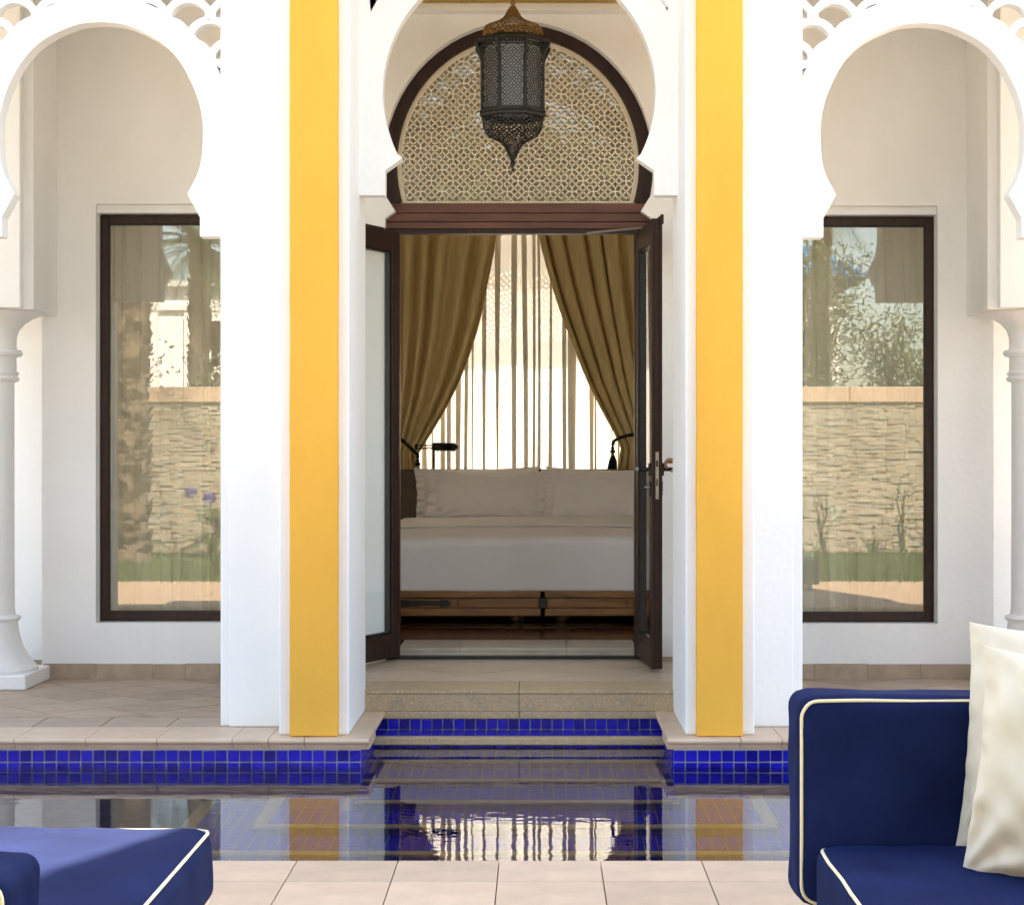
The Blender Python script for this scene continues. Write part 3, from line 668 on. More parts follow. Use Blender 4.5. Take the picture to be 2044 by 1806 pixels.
# inner columns against the facade, with the square blocks they carry
def column(x_blk, sgn, ax, lav):
    AY = 10.355
    m = MB(); x_far = x_blk + sgn * .60; a, b_ = sorted((x_blk, x_far)); m.box(a, b_, 10.10, YW - .0, 2.052, 3.81)
    a, b_ = sorted((lav, x_far)); m.box(a, b_, 10.03, 10.101, 2.055, 3.81)
    prof = [(.262, .0), (.255, .02), (.225, .055), (.19, .11), (.165, .17), (.147, .235)]
    col = m.build('column', plaster, villa, bevel=.006)
    pl = MB(); pl.box(ax - .268, ax + .268, 10.087, 10.625, 0, .079); pl.build('plinth', plaster, col, bevel=.008)
    pr = [(.255, .080), (.258, .095), (.235, .118), (.205, .155), (.178, .21), (.158, .275), (.148, .335), (.150, .352), (.160, .356), (.166, .366), (.160, .377), (.147, .381), (.137, .386), (.131, .42), (.129, 1.0), (.129, 1.655),
          (.131, 1.668), (.150, 1.672), (.158, 1.684), (.152, 1.696), (.143, 1.700), (.143, 1.704), (.150, 1.708), (.154, 1.716), (.150, 1.724), (.141, 1.728), (.140, 1.734), (.142, 1.74), (.140, 1.80), (.142, 1.806), (.166, 1.812), (.175, 1.828), (.168, 1.843), (.145, 1.848), (.140, 1.87), (.142, 1.915), (.155, 1.955), (.185, 1.99), (.23, 2.02), (.278, 2.038), (.30, 2.05)]
    MB().lathe(pr[:13], ax, AY, 40).build('base', plaster, col, smooth=True)
    MB().lathe(pr[12:17], ax, AY, 40).build('shaft', plaster, col, smooth=True)
    MB().lathe(pr[16:], ax, AY, 40).build('capital', plaster, col, smooth=True)
column(X(67, 10.10), -1, -3.03, X(40.5, 10.03)); column(X(1971, 10.10), 1, 2.745, X(1996, 10.03))

# ------------------------------------------------------------ bedroom shell (part of the villa)
RX0, RX1, RY1, ZF, ZC = -3.0, 2.9, 14.90, .162, 3.72
rm = MB(); bwx0, bwx1, bzr0, bzr1 = -1.32, 1.12, 2.586, 2.70
rm.box(RX0 - .1, RX0, 10.92, RY1, 0, 3.95); rm.box(RX1, RX1 + .1, 10.92, RY1, 0, 3.95)
rm.box(RX0 - .1, bwx0, RY1, RY1 + .2, 0, 3.95); rm.box(bwx1, RX1 + .1, RY1, RY1 + .2, 0, 3.95)
rm.box(bwx0, bwx1, RY1, RY1 + .2, 3.45, 3.95)
rm.box(RX0 - .1, -2.81, 10.83, 10.92, 0, 3.95); rm.box(2.574, RX1 + .1, 10.83, 10.92, 0, 3.95)
rm.build('bedroom_wall', plaster_in, villa); MB().box(RX0, RX1, YW + WD + .001, RY1, ZC, ZC + .08).build('bedroom_ceiling', plaster_in, villa)
fl = MB(); fl.box(RX0, RX1, 10.90, RY1 + .2, 0, ZF - .012); bfl = fl.build('bedroom_floor', floor_wood, villa)
m = MB(); y_ = 11.19
while y_ < 14.8: m.box(RX0, RX1, y_ + .0015, y_ + .0885, ZF - .012, ZF + rnd.uniform(-.0008, .0008)); y_ += .09
m.build('floor_boards', floor_wood, bfl)['kind'] = 'stuff'
xs = [RX0, -1.05, X(1840 / 2.004 + 0, 10.8) if False else X(919, 10.8), X(1131, 10.8), 1.3, RX1]
for i in range(5):
    a, b_ = xs[i] + .001, xs[i + 1] - .001
    if i in (1, 2, 3):
        a, b_ = max(a, -.80), min(b_, .56)
        MB().box(a, b_, YF + .031, 11.189, ZF - .02, ZF).build('threshold_slab', marble_strip, bfl, bevel=.002)
        MB().box(a, b_, YF + .031, 11.18, ZL, ZF - .021).build('threshold_slab', marble_strip, bfl)
MB().box(-2.4, 2.3, 14.16, 14.26, 3.03, ZC - .002).build('blocking_panel', plaster_in, villa)  # added drop panel, blocks the bright back opening from the transom
# glazed back opening: rail, posts, mashrabiya above
m = MB(); m.box(bwx0, bwx1, RY1 + .02, RY1 + .10, bzr0, bzr1); m.box(bwx0, bwx0 + .06, RY1 + .02, RY1 + .10, 0, bzr0); m.box(bwx1 - .06, bwx1, RY1 + .02, RY1 + .10, 0, bzr0)
bw = m.build('garden_door', wood_dark, villa)
lb = MB(); segs = lattice_segments(.0235, (-1.22, 1.22), (0, .78))
bars(lb, segs, .0085, lambda u, v, n: (-.1 + u, RY1 + .05 + n, bzr1 + v), .014)
lb.build('mashrabiya', lattice_mat, bw)

# ------------------------------------------------------------ curtains
def edge_at(pts, v):                                 # x of a measured edge at height y (photo units)
    for (a, b_), (c, d) in zip(pts, pts[1:]):
        if b_ <= v <= d: return a + (c - a) * (v - b_) / (d - b_)
    return pts[-1][0]
YD = 14.36
lin = [(x, y) for x, y in [(tuple(q)) for q in spline([(1002, 425), (995, 468), (977, 560), (960, 640), (935, 720), (905, 790), (868, 855), (846, 890), (836, 912)], 6)]]
rin = [(x, y) for x, y in [(tuple(q)) for q in spline([(1066, 425), (1072, 468), (1092, 545), (1112, 610), (1140, 685), (1172, 765), (1205, 830), (1228, 872), (1238, 900)], 6)]]
def drape(name, inner, outer_top, outer_tie, tie_y, label, seed):
    n, zt = 9, Z(425, YD); rr = random.Random(seed); ph = [rr.uniform(0, 6.28) for _ in range(4)]; ztie = Z(tie_y, YD)
    def fn(u, v):
        z = zt + (ZF + .02 - zt) * v; dy = CY - (z - EYE) * F / YD
        if z > ztie:
            s = (zt - z) / (zt - ztie); xi = X(edge_at(inner, dy), YD); xo = outer_top + (outer_tie - outer_top) * s ** 1.6; pinch = 1 - s ** 3
        else:
            s = min(1, (ztie - z) / .9); xi0 = X(inner[-1][0], YD); xi = xi0 + (xi0 - outer_tie) * .25 * s; xo = outer_tie - (xi0 - outer_tie) * .15 * s; pinch = .25 + .5 * s
        q = u + .018 * math.sin(9 * u + ph[0]) + .010 * math.sin(23 * u + ph[1])
        a = 2 * math.pi * n * q
        w = math.sin(a) + .28 * math.sin(2 * a + ph[2]) + .22 * math.sin(.5 * a + ph[3])
        amp = .018 + .036 * pinch
        sharp = math.copysign(abs(w) ** .75, w)
        x = xi + (xo - xi) * (u + .010 * math.cos(a))
        hem = -.05 * math.exp(-(u / .03) ** 2)       # the returned hem along the inner edge
        return (x, YD + amp * sharp + hem + .006 * math.sin(17 * z + 9 * u), z)
    o = MB().grid(fn, 200, 70).build(name, drape_mat, None, smooth=True, origin=(X(inner[-1][0], YD), YD, ZF))
    o.modifiers.new('thick', 'SOLIDIFY').thickness = .003
    tag(o, label, 'curtain', 'ochre drapes drawn back at the bedroom window')
drape('drape', lin, -1.62, -1.28, 905, 'ochre drape tied back to the left with a black tassel beside the reading lamp', 3)
drape('drape', rin, 1.42, 1.12, 890, 'ochre drape tied back to the right next to the door with the lever handle', 5)
def sheer(x0, x1, z0, z1, y, m, seed, pitch, amp, label, over=.26):
    rr = random.Random(seed); P_ = []; x = x0
    while x < x1:                                    # irregular soft pleats that fold back over themselves
        w = pitch * rr.uniform(.55, 1.7); P_.append((x, w, rr.uniform(.5, 1.25), rr.uniform(.4, 1.35), rr.uniform(-1, 1), rr.uniform(0, 6.28))); x += w
    per = 14; nu = len(P_) * per
    def fn(u, v):
        q = min(len(P_) - 1e-6, u * len(P_)); k = int(q); f = q - k; xx, w, am, ov, dr, ph = P_[k]
        f2 = f * 2 * math.pi; bl = .8 + .2 * math.sin(3 * v + ph)
        return (xx + w * f - over * w * ov * math.sin(f2) * bl + .012 * dr * v * math.sin(math.pi * f) + .006 * math.sin(4 * v + xx * 9), y + amp * am * (1 - math.cos(f2)) * .5 * (.75 + .35 * v) * bl + .008 * math.sin(xx * 7 + 2 * v), z1 + (z0 - z1) * v)
    o = MB().grid(fn, nu, 24).build('sheer_curtain', m, None, smooth=True, origin=((x0 + x1) / 2, y, z0)); tag(o, label, 'curtain', 'sheer curtains'); return o
sheer(-1.45, 1.28, ZF + .02, Z(400, 14.46), 14.45, sheer_back, 11, .078, .06, 'bright white sheer curtain hanging between the two ochre drapes', .56)
sheer(-2.62, -1.36, ZF + .02, 2.9, 11.03, sheer_front, 12, .085, .09, 'pale sheer curtain behind the glass of the left window', .5)
sheer(1.12, 2.38, ZF + .02, 2.9, 11.03, sheer_front, 13, .085, .09, 'pale sheer curtain behind the glass of the right window', .5)
def tieback(pts, drop, label, band):
    c = MB().tube([(X(a, y), y, Z(b_, y)) for a, b_, y in pts], .013, 8)
    t = c.build('tieback', cord_mat, None, smooth=True, origin=(X(pts[-1][0], pts[-1][2]), pts[-1][2], Z(pts[-1][1], pts[-1][2])))
    tag(t, label, 'tieback', 'black rope tiebacks with tassels')
    px, py_, y = pts[-1]; x, z = X(px, y), Z(py_, y)
    MB().lathe([(.006, .0), (.009, -.012), (.016, -.018), (.010, -.030), (.018, -.036), (.022, -.046), (.018, -.056), (.011, -.060)], x, y, 12, z - drop).build('knot', cord_mat, t, smooth=True)
    if band:
        MB().lathe([(.013, 0), (.016, -.010), (.013, -.018)], x, y, 12, z - drop - .060).build('band', gold_mat, t, smooth=True)
        m = MB(); rr = random.Random(4)
        for k in range(60):
            a = rr.uniform(0, 6.28); r_ = rr.uniform(.2, 1) ** .5
            m.tube([(x + .012 * r_ * math.cos(a), y + .012 * r_ * math.sin(a), z - drop - .078), (x + .030 * r_ * math.cos(a), y + .026 * r_ * math.sin(a), z - drop - .12), (x + .042 * r_ * math.cos(a) - .008, y + .036 * r_ * math.sin(a), z - drop - .21 - rr.uniform(0, .012))], .004, 5)
        m.build('tassel', cord_mat, t)['kind'] = 'stuff'
tieback([(780, 868, 14.40), (802, 878, 14.24), (815, 890, 14.22), (828, 902, 14.22), (834, 907, 14.24), (834, 914, 14.24)], .0, 'black rope tieback with tassel round the left drape', False)
tieback([(1290, 862, 14.40), (1266, 867, 14.24), (1250, 870, 14.22), (1236, 874, 14.21), (1226, 880, 14.22), (1223, 889, 14.22)], .0, 'black rope tieback with tassel round the right drape', True)

# ------------------------------------------------------------ bed
YB = 12.14
bed = empty('bed', (.02, 13.0, ZF)); tag(bed, 'wide wooden bed with plank base and iron strap, made up in white', 'bed')
sc = F / YB
def bp(x0, x1, y0_, y1_, d=0): return MB().box(x0, x1, YB - d, YB + .06, Z(y1_, YB), Z(y0_, YB))
gl, gr_ = X(1079.5, YB), X(1087, YB)
for x0, x1 in ((-1.06, gl), (gr_, 1.10)):
    bp(x0, x1, 1178.5, 1193, .012).build('base_plank', bed_wood, bed, bevel=.006); bp(x0 + .004, x1 - .004, 1194, 1212.5).build('base_plank', bed_wood, bed, bevel=.003); bp(x0, x1, 1213.5, 1229, .012).build('base_plank', bed_wood, bed, bevel=.006)
    for x_ in (x0 + .12, x1 - .16): MB().lathe([(.045, 0), (.05, .02), (.035, .06), (.045, .10)], x_, YB + .30, 14, ZF).build('leg', head_wood, bed, smooth=True)
    MB().box(x0, x1, YB + .07, 14.0, Z(1227, YB), Z(1181, YB)).build('base_box', bed_wood, bed)
MB().box(X(1075, YB), X(1092, YB), YB - .022, YB + .05, Z(1214, YB), Z(1193, YB)).build('bracket', black_metal, bed, bevel=.004)
def strap(x0, sg):                                   # iron strap ending in a leaf, inside a scalloped carved border
    zc, y = Z(1203.5, YB), YB; u = 1 / sc
    P = [(0, 7.0), (52, 5.2), (78, 5.0), (82, 6.8), (84.5, 9.5), (86.5, 6.2), (92, 7.0), (98, 5.0), (104.5, 0)]
    pl = [(x0 + sg * a * u, zc + b_ * u) for a, b_ in P] + [(x0 + sg * a * u, zc - b_ * u) for a, b_ in reversed(P[:-1])]
    MB().prism(pl, y - .006, y + .002).build('iron_strap', black_metal, bed)
    m = MB()
    for k in range(0, 33):
        for s in (1, -1):
            a = 3 + k * 3.1; b0 = (9.6 if a < 84 else 9.6 - (a - 84) * .22) ; m.tube([(x0 + sg * a * u, y - .001, zc + s * (b0 - 2) * u), (x0 + sg * (a + 1.4) * u, y - .0015, zc + s * (b0 + .2) * u), (x0 + sg * (a + 3) * u, y - .001, zc + s * (b0 - .6) * u)], .0014, 4)
    for k in range(7):
        an = R(-75 + 25 * k); c = (113, 0); m.tube([(x0 + sg * (c[0] + 2 * math.cos(an)) * u, y - .001, zc + 2 * math.sin(an) * u), (x0 + sg * (c[0] + 6.5 * math.cos(an - .2)) * u, y - .001, zc + 6.5 * math.sin(an - .2) * u), (x0 + sg * (c[0] + 8 * math.cos(an)) * u, y - .001, zc + 8 * math.sin(an) * u), (x0 + sg * (c[0] + 6.5 * math.cos(an + .2)) * u, y - .001, zc + 6.5 * math.sin(an + .2) * u)], .0013, 4)
    m.build('carved_border', head_wood, bed)['kind'] = 'stuff'
    for a in (25, 89): MB().lathe([(.0055, 0), (.004, .003)], 0, 0, 10).xf(Matrix.Translation((x0 + sg * a * u, y - .006, zc)) @ Matrix.Rotation(R(90), 4, 'X')).build('rivet', black_metal, bed)
strap(X(798, YB), 1); strap(X(1368, YB), -1)
hb = MB(); hb.box(-1.16, 1.22, 13.99, 14.06, ZF, Z(936, 13.99)); hbo = hb.build('headboard', head_wood, bed, bevel=.006)
for a, b_ in ((938.5, 1034), (1036, 1100)): MB().box(-1.15, 1.21, 13.978, 13.991, Z(b_, 13.98), Z(a, 13.98)).build('headboard_panel', head_wood, hbo, bevel=.004)
ztop = .765
MB().box(-1.03, 1.07, YB + .03, 13.97, Z(1180, YB) , ztop - .09).build('mattress', sheet_mat, bed, bevel=.05)
# top sheet: over the mattress, falling down at the foot and the sides, turned back at the pillows
def cover(u, v):
    x = -1.10 + 2.24 * u; L0 = .40; s = v * (L0 + 1.42); r = .075; side = 0
    e = min(1, max(0, (abs(x - .02) - 1.00) / .11)); side = e * e
    wob = .006 * math.sin(5.3 * x + 1) + .004 * math.sin(11 * x + 2)
    d0 = min(1, max(0, (s - L0) / 1.3)); zt_ = .722 + .055 * d0 * d0 * (3 - 2 * d0) + .010 * math.cos(1.2 * (x - .05)) + .006 * math.exp(-((x - .15) / .6) ** 2)
    fl = L0 - r * .6
    if s < fl: y, z = YB - .004 + .010 * (1 - s / fl) * math.sin(6.1 * x) * .6 + wob, Z(1179.5, YB) + s
    elif s < fl + 1.571 * r:
        a = (s - fl) / r; y, z = YB - .004 + r * (1 - math.cos(a)) + wob * (1 - a / 1.571), Z(1179.5, YB) + fl + r * math.sin(a)
        z = z
    else:
        d = s - fl - 1.571 * r; y = YB - .004 + r + d; z = Z(1179.5, YB) + fl + r
    k = min(1, s / (fl + r)); z = Z(1179.5, YB) + (z - Z(1179.5, YB)) * (zt_ - Z(1179.5, YB)) / (fl + r)
    z -= side * .22 * k
    z += .0045 * mnoise.noise((x * 2.3, s * 2.6, 1)) * min(1, s * 5); y += .008 * mnoise.noise((x * 3, s * 3, 5)) * min(1, s * 6)
    return (x, y, z)
o = MB().grid(cover, 120, 90).build('bed_cover', sheet_mat, None, smooth=True, origin=(.02, 12.9, ztop)); o.modifiers.new('t', 'SOLIDIFY').thickness = .006
tag(o, 'smooth white bed cover hanging over the foot of the bed', 'bed cover')
def fold(u, v):                                      # the turned-back band of the top sheet below the pillows
    x = -1.07 + 2.18 * u; e = min(1, max(0, (abs(x - .02) - .98) / .11)) ** 2; y = 13.66 - .78 * v; d0 = min(1, max(0, (y - 12.3) / 1.3))
    h = .722 + .055 * d0 * d0 * (3 - 2 * d0) + .010 * math.cos(1.2 * (x - .05)) + .006 * math.exp(-((x - .15) / .6) ** 2)
    lip = .016 * math.sin(math.pi * min(1, v * 1.0)) ** .5 if v < 1 else 0
    return (x, y + .01 * math.sin(3 * x), h + .013 + lip * .6 - e * .21 + .004 * mnoise.noise((x * 3, y * 4, 2)))
o = MB().grid(fold, 100, 26).build('top_sheet', sheet_mat, None, smooth=True, origin=(.02, 13.3, ztop)); o.modifiers.new('t', 'SOLIDIFY').thickness = .01
tag(o, 'white top sheet turned back in a band below the pillows', 'sheet')
def pillow(name, w, h, t, m, Mx, label, cat, group, flange=0, seed=0, wr=.006, hem=None, sag=.0):
    nn = 64; mb = MB(); off = seed * 7.3
    def half(sg):
        def fn(u, v):
            a, b_ = math.sin(math.pi / 2 * (2 * u - 1)), math.sin(math.pi / 2 * (2 * v - 1))
            k = (max(0, 1 - abs(a) ** 2.2) ** .62) * (max(0, 1 - abs(b_) ** 2.2) ** .62)
            x = a * w / 2 * (1 - .075 * (1 - b_ * b_) * abs(a) ** 2); z = b_ * h / 2 * (1 - .075 * (1 - a * a) * abs(b_) ** 2)
            n_ = mnoise.noise((a * 2.1 + off, b_ * 2.1, sg * 3)) * .8 + .5 * mnoise.noise((a * 4.5 + b_ * 3 + off, b_ * 2.0 - a, 4 + sg))
            rad = max(abs(a), abs(b_)); fo = 0
            for ca, cb, fq in ((-1, -1, 11), (-1, 1, 9), (1, -1, 10), (1, 1, 8)):      # gathers running out of each corner
                da, db = a - ca, b_ - cb; dd = math.hypot(da, db); fo += math.sin(fq * math.atan2(db, da) + off + 2.2 * dd) * math.exp(-(dd / .62) ** 2) * min(1, dd * 1.8) ** 2 * (1.5 if cb < 0 else .8)
            fo += .55 * math.sin(26 * (a if abs(b_) > abs(a) else b_) + off + 3 * n_) * max(0, rad - .72) * 2.2
            d = t / 2 * k + (wr * n_ * 1.2 + wr * .9 * fo) * min(1, k * 2.6)
            return (x, sg * d - sag * (b_ + 1) ** 2 * .25, z)
        return fn
    mb.grid(half(-1), nn, nn)
    g2 = MB().grid(half(1), nn, nn); mb.add(g2.v, [f[::-1] for f in g2.f])
    if flange:
        def fla(u, v):
            e_ = 1 if u < .5 else -1; q = (u * 2 if u < .5 else u * 2 - 1) * 2 - 1; s_ = v
            wv = (.016 * math.sin(11 * q + off + e_ + 2 * math.sin(3 * q)) + .010 * math.sin(27 * q + 2 * off)) * s_ - .012 * s_
            return (e_ * (w / 2 * (.93 - .05 * (1 - q * q)) + flange * s_ + .006 * mnoise.noise((q * 4 + off, e_, 0)) * s_), wv, q * h / 2 * (.97 + .05 * s_ + .02 * s_ * math.sin(7 * q)))
        fg = MB().grid(fla, 201, 6); fg.f = [f_ for f_ in fg.f if not (100 <= f_[0] % 202 < 101)]; mb.add(fg.v, fg.f)
    mb.xf(Mx); o = mb.build(name, m, None, smooth=True, origin=tuple(Mx.translation)); o.modifiers.new('t', 'SOLIDIFY').thickness = .003
    tag(o, label, cat, group); return o
def PM(x, y, z, rx=0, rz=0, ry=0): return Matrix.Translation((x, y, z)) @ Matrix.Rotation(R(rz), 4, 'Z') @ Matrix.Rotation(R(rx), 4, 'X') @ Matrix.Rotation(R(ry), 4, 'Y')
gp = 'white bed pillows'
pillow('bed_pillow', .84, .40, .16, sheet_mat, PM(X(952, 13.90), 13.91, ztop + .205, -6, 2, -1), 'white pillow at the back left, mostly hidden behind another pillow', 'pillow', gp, .075, 1, .008)
pillow('bed_pillow', .84, .40, .16, sheet_mat, PM(X(1214, 13.90), 13.91, ztop + .20, -6, -1, 1), 'white pillow at the back right, hidden behind the right front pillow', 'pillow', gp, .075, 2, .008)
pillow('bed_pillow', .80, .39, .19, sheet_mat, PM(X(972, 13.74), 13.73, ztop + .195, -12, -2, 1.2), 'white front pillow on the left half of the bed with creased open end', 'pillow', gp, .085, 3, .014)
pillow('bed_pillow', .82, .40, .20, sheet_mat, PM(X(1208, 13.72), 13.71, ztop + .20, -12, 3, -.8), 'plump white front pillow on the right half of the bed', 'pillow', gp, .085, 4, .013)

# reading lamp beside the headboard
YRL = 14.14
lamp = empty('reading_lamp', (X(866, YRL), YRL, ZF)); tag(lamp, 'black swing-arm reading lamp behind the headboard', 'lamp')
lx = X(866, YRL)
MB().lathe([(.12, 0), (.12, .012), (.03, .022), (.008, .03)], lx, YRL, 24, ZF).build('base', black_metal, lamp, smooth=True)
MB().tube([(lx, YRL, ZF + .02), (lx, YRL, Z(888, YRL))], .009, 8).build('pole', black_metal, lamp)
for z_ in (889, 894.5): MB().tube([(lx + .004, YRL, Z(z_, YRL)), (X(832, YRL), YRL - .05, Z(z_ + .5, YRL))], .0055, 8).build('arm', black_metal, lamp)
MB().tube([(X(832, YRL), YRL - .05, Z(886, YRL)), (X(832, YRL), YRL - .05, Z(898, YRL))], .011, 8).build('joint', black_metal, lamp)
MB().lathe([(.022, 0), (.03, .006), (.032, .03), (.032, .15), (.036, .155), (.034, .165), (.012, .195)], 0, 0, 16).xf(Matrix.Translation((X(863, YRL), YRL, Z(891.5, YRL))) @ Matrix.Rotation(R(91), 4, 'Y')).build('lamp_shade', black_metal, lamp, smooth=True)
MB().tube([(X(874, YRL), YRL, Z(897, YRL)), (X(874, YRL), YRL, Z(905, YRL))], .004, 6).build('switch', black_metal, lamp)

# ------------------------------------------------------------ hanging lantern
YG = 9.80; u = YG / F; lxc = X(1023.5, YG)
lan = empty('lantern', (lxc, YG, Z(343, YG))); tag(lan, 'large pierced bronze lantern with rusty domed top hanging in the porch', 'lantern')
zf = lambda v: Z(v, YG)
MB().lathe([(.004 * 1, zf(0) - zf(14)), (5 * u, zf(4) - zf(14)), (5.5 * u, zf(8) - zf(14)), (3 * u, zf(12) - zf(14)), (6 * u, 0), (9.8 * u, zf(20) - zf(14)), (10.2 * u, zf(26) - zf(14)), (9.2 * u, zf(32) - zf(14))], lxc, YG, 20, zf(14)).build('top_cap', rust_metal, lan, smooth=True)
m = MB(); zc_ = zf(2)
while zc_ < 3.80:
    k = int(round((zc_ - zf(2)) / .03)); ring = [(lxc + (.010 * math.cos(a) if k % 2 else 0), YG + (0 if k % 2 else .010 * math.cos(a)), zc_ + .02 * math.sin(a)) for a in [2 * math.pi * i / 10 for i in range(10)]]
    m.tube(ring, .0028, 5, closed=True); zc_ += .03
m.build('chain', dark_metal, lan)['kind'] = 'stuff'
def net(prof, na, a_step, w, m, name, oct_=True, th=.003):
    """pierced sheet: the kumiko net wrapped round a lathe profile (8 lobes)"""
    P = [Vector(p_) for p_ in prof]; L = [0]
    for a, b_ in zip(P, P[1:]): L.append(L[-1] + (b_ - a).length)
    T = L[-1]; nv = max(2, int(round(T / a_step))); step = T / nv
    def fn(uu, v, n):
        s = min(T, max(0, v * step)); k = 0
        while k < len(L) - 2 and s > L[k + 1]: k += 1
        f = (s - L[k]) / max(1e-9, L[k + 1] - L[k]); q = P[k].lerp(P[k + 1], f); an = 2 * math.pi * uu / na
        r_ = q.x
        if oct_: r_ *= math.cos(math.pi / 8) / math.cos((an % (math.pi / 4)) - math.pi / 8) * .5 + .5
        return (lxc + (r_ + n) * math.cos(an + math.pi / 8), YG + (r_ + n) * math.sin(an + math.pi / 8), q.y)
    mb = MB(); segs = lattice_segments(1.0, (0, na), (0, nv))
    rm_ = sum(q.x for q in P) / len(P) * 2 * math.pi / na; wu = w / max(.002, (rm_ + step) / 2)
    bars(mb, [s for s in segs if 0 <= s[1] <= nv and 0 <= s[3] <= nv and 0 <= s[0] < na], wu, fn, th)
    return mb.build(name, m, lan)
dome = [(61.5, 78.5), (62, 70), (60, 60), (56, 55), (51, 52), (42, 48.5), (33, 45), (25, 41), (19, 36.5), (15, 31), (12, 25.5), (9.5, 20)]
net([(a * u, zf(b_)) for a, b_ in reversed(dome)], 72, 4.0 * u, .0042, rust_metal, 'dome')
bowl = [(61, 236), (61.5, 248), (59.5, 259), (55, 267), (49, 273), (38, 278), (27, 283.5), (19.5, 290), (14, 298), (10, 306), (8, 312)]
net([(a * u, zf(b_)) for a, b_ in bowl], 72, 4.0 * u, .0042, dark_metal, 'bowl')
MB().lathe([(8.5 * u, zf(309) - zf(320)), (7.5 * u, zf(315) - zf(320)), (4 * u, 0), (3 * u, zf(322) - zf(320)), (5.2 * u, zf(324) - zf(320)), (5.8 * u, zf(327) - zf(320)), (4 * u, zf(331) - zf(320)), (2 * u, zf(333) - zf(320)), (1.8 * u, zf(337) - zf(320)), (3.2 * u, zf(339.5) - zf(320)), (3 * u, zf(342.5) - zf(320)), (.5 * u, zf(344) - zf(320))], lxc, YG, 16, zf(320)).build('finial', dark_metal, lan, smooth=True)
def octp(r_, z): return [(lxc + r_ * u * math.cos(R(22.5 + 45 * k)), YG + r_ * u * math.sin(R(22.5 + 45 * k)), z) for k in range(8)]
def oct_rings(mb, prof, cap=True):
    vs = []
    for r_, v in prof: vs += octp(r_, zf(v))
    fs = [(i * 8 + k, i * 8 + (k + 1) % 8, (i + 1) * 8 + (k + 1) % 8, (i + 1) * 8 + k) for i in range(len(prof) - 1) for k in range(8)]
    mb.add(vs, fs)
oct_rings(mm := MB(), [(63, 77), (71, 80), (80, 86), (80.5, 89), (76, 93), (70, 91), (67, 88), (62, 80), (63, 77)]); mm.build('rim', dark_metal, lan)
oct_rings(mm := MB(), [(67, 225), (71, 226.5), (71.5, 229), (68, 231), (68, 236.5), (63, 238), (62, 230), (66, 226), (67, 225)]); mm.build('tray', dark_metal, lan)
for k in range(8):                                   # posts, brackets and pierced panels of the octagonal body
    p0, p1 = octp(66.5, 0)[k], octp(66.5, 0)[(k + 1) % 8]; an = R(22.5 + 45 * k)
    m = MB(); m.tube([(p0[0], p0[1], zf(227)), (p0[0], p0[1], zf(92))], 2.3 * u, 6); m.build('post', dark_metal, lan)
    m = MB(); c, s = math.cos(an), math.sin(an); q = lambda r_, v: (lxc + r_ * u * c, YG + r_ * u * s, zf(v))
    m.tube([q(68, 121), q(70, 112), q(73, 104), q(77.5, 96), q(79, 90)], [1.6 * u, 2.4 * u, 3 * u, 3.4 * u, 3 * u], 6); m.build('bracket', dark_metal, lan)
    Lw = math.hypot(p1[0] - p0[0], p1[1] - p0[1]); tx, ty = (p1[0] - p0[0]) / Lw, (p1[1] - p0[1]) / Lw; nx, ny = ty, -tx
    cxm, cym = (p0[0] + p1[0]) / 2, (p0[1] + p1[1]) / 2
    fn = lambda a, b_, n, cxm=cxm, cym=cym, tx=tx, ty=ty, nx=nx, ny=ny: (cxm + tx * a + nx * n, cym + ty * a + ny * n, zf(226) + b_)
    pm = MB(); hw = Lw / 2 - .003; hh = zf(92) - zf(226); aw = 3.7 * u; zar = zf(122) - zf(226)
    def inside(a, b_): 
        if b_ < 0 or b_ > hh or abs(a) > hw: return False
        return b_ < zar or math.hypot(a, (b_ - zar)) < hw * .86 
    bars(pm, lattice_segments(aw, (-hw, hw), (0, hh)), .0036, fn, .003, inside)
    arch = [(-hw * .92, 0), (-hw * .92, zar)] + [(-hw * .88 * math.cos(R(t_)), zar + hw * .95 * math.sin(R(t_))) for t_ in range(10, 171, 16)] + [(hw * .92, zar), (hw * .92, 0)]
    for (a, b_), (c2, d) in zip(arch, arch[1:]): bars(pm, [(a, b_, c2, d, 0)], .0048, fn, .004)
    for row, (zz_, rr_) in enumerate(((zar + hw * .62, .0062), (zar + hw * 1.15, .0065), (zar + hw * 1.55, .006))):   # rosette band at the head
        for t_ in range(-3, 4):
            a = t_ * hw * .28
            if row == 0 and abs(t_) < 3: continue
            for w_k in range(6): bars(pm, [(a + rr_ * math.cos(R(60 * w_k)), zz_ + rr_ * math.sin(R(60 * w_k)), a + rr_ * math.cos(R(60 * w_k + 60)), zz_ + rr_ * math.sin(R(60 * w_k + 60)), w_k % 4)], .003, fn, .003)
    bars(pm, [(-hw, hh - .006, hw, hh - .006, 2), (-hw, .006, hw, .006, 2), (-hw, zar + hw * .93, hw, zar + hw * .93, 1)], .009, fn, .004)
    pm.build('body_panel', dark_metal, lan)
oct_rings(mm := MB(), [(59, 224), (59, 95)]); mm.build('glass_liner', frost, lan)

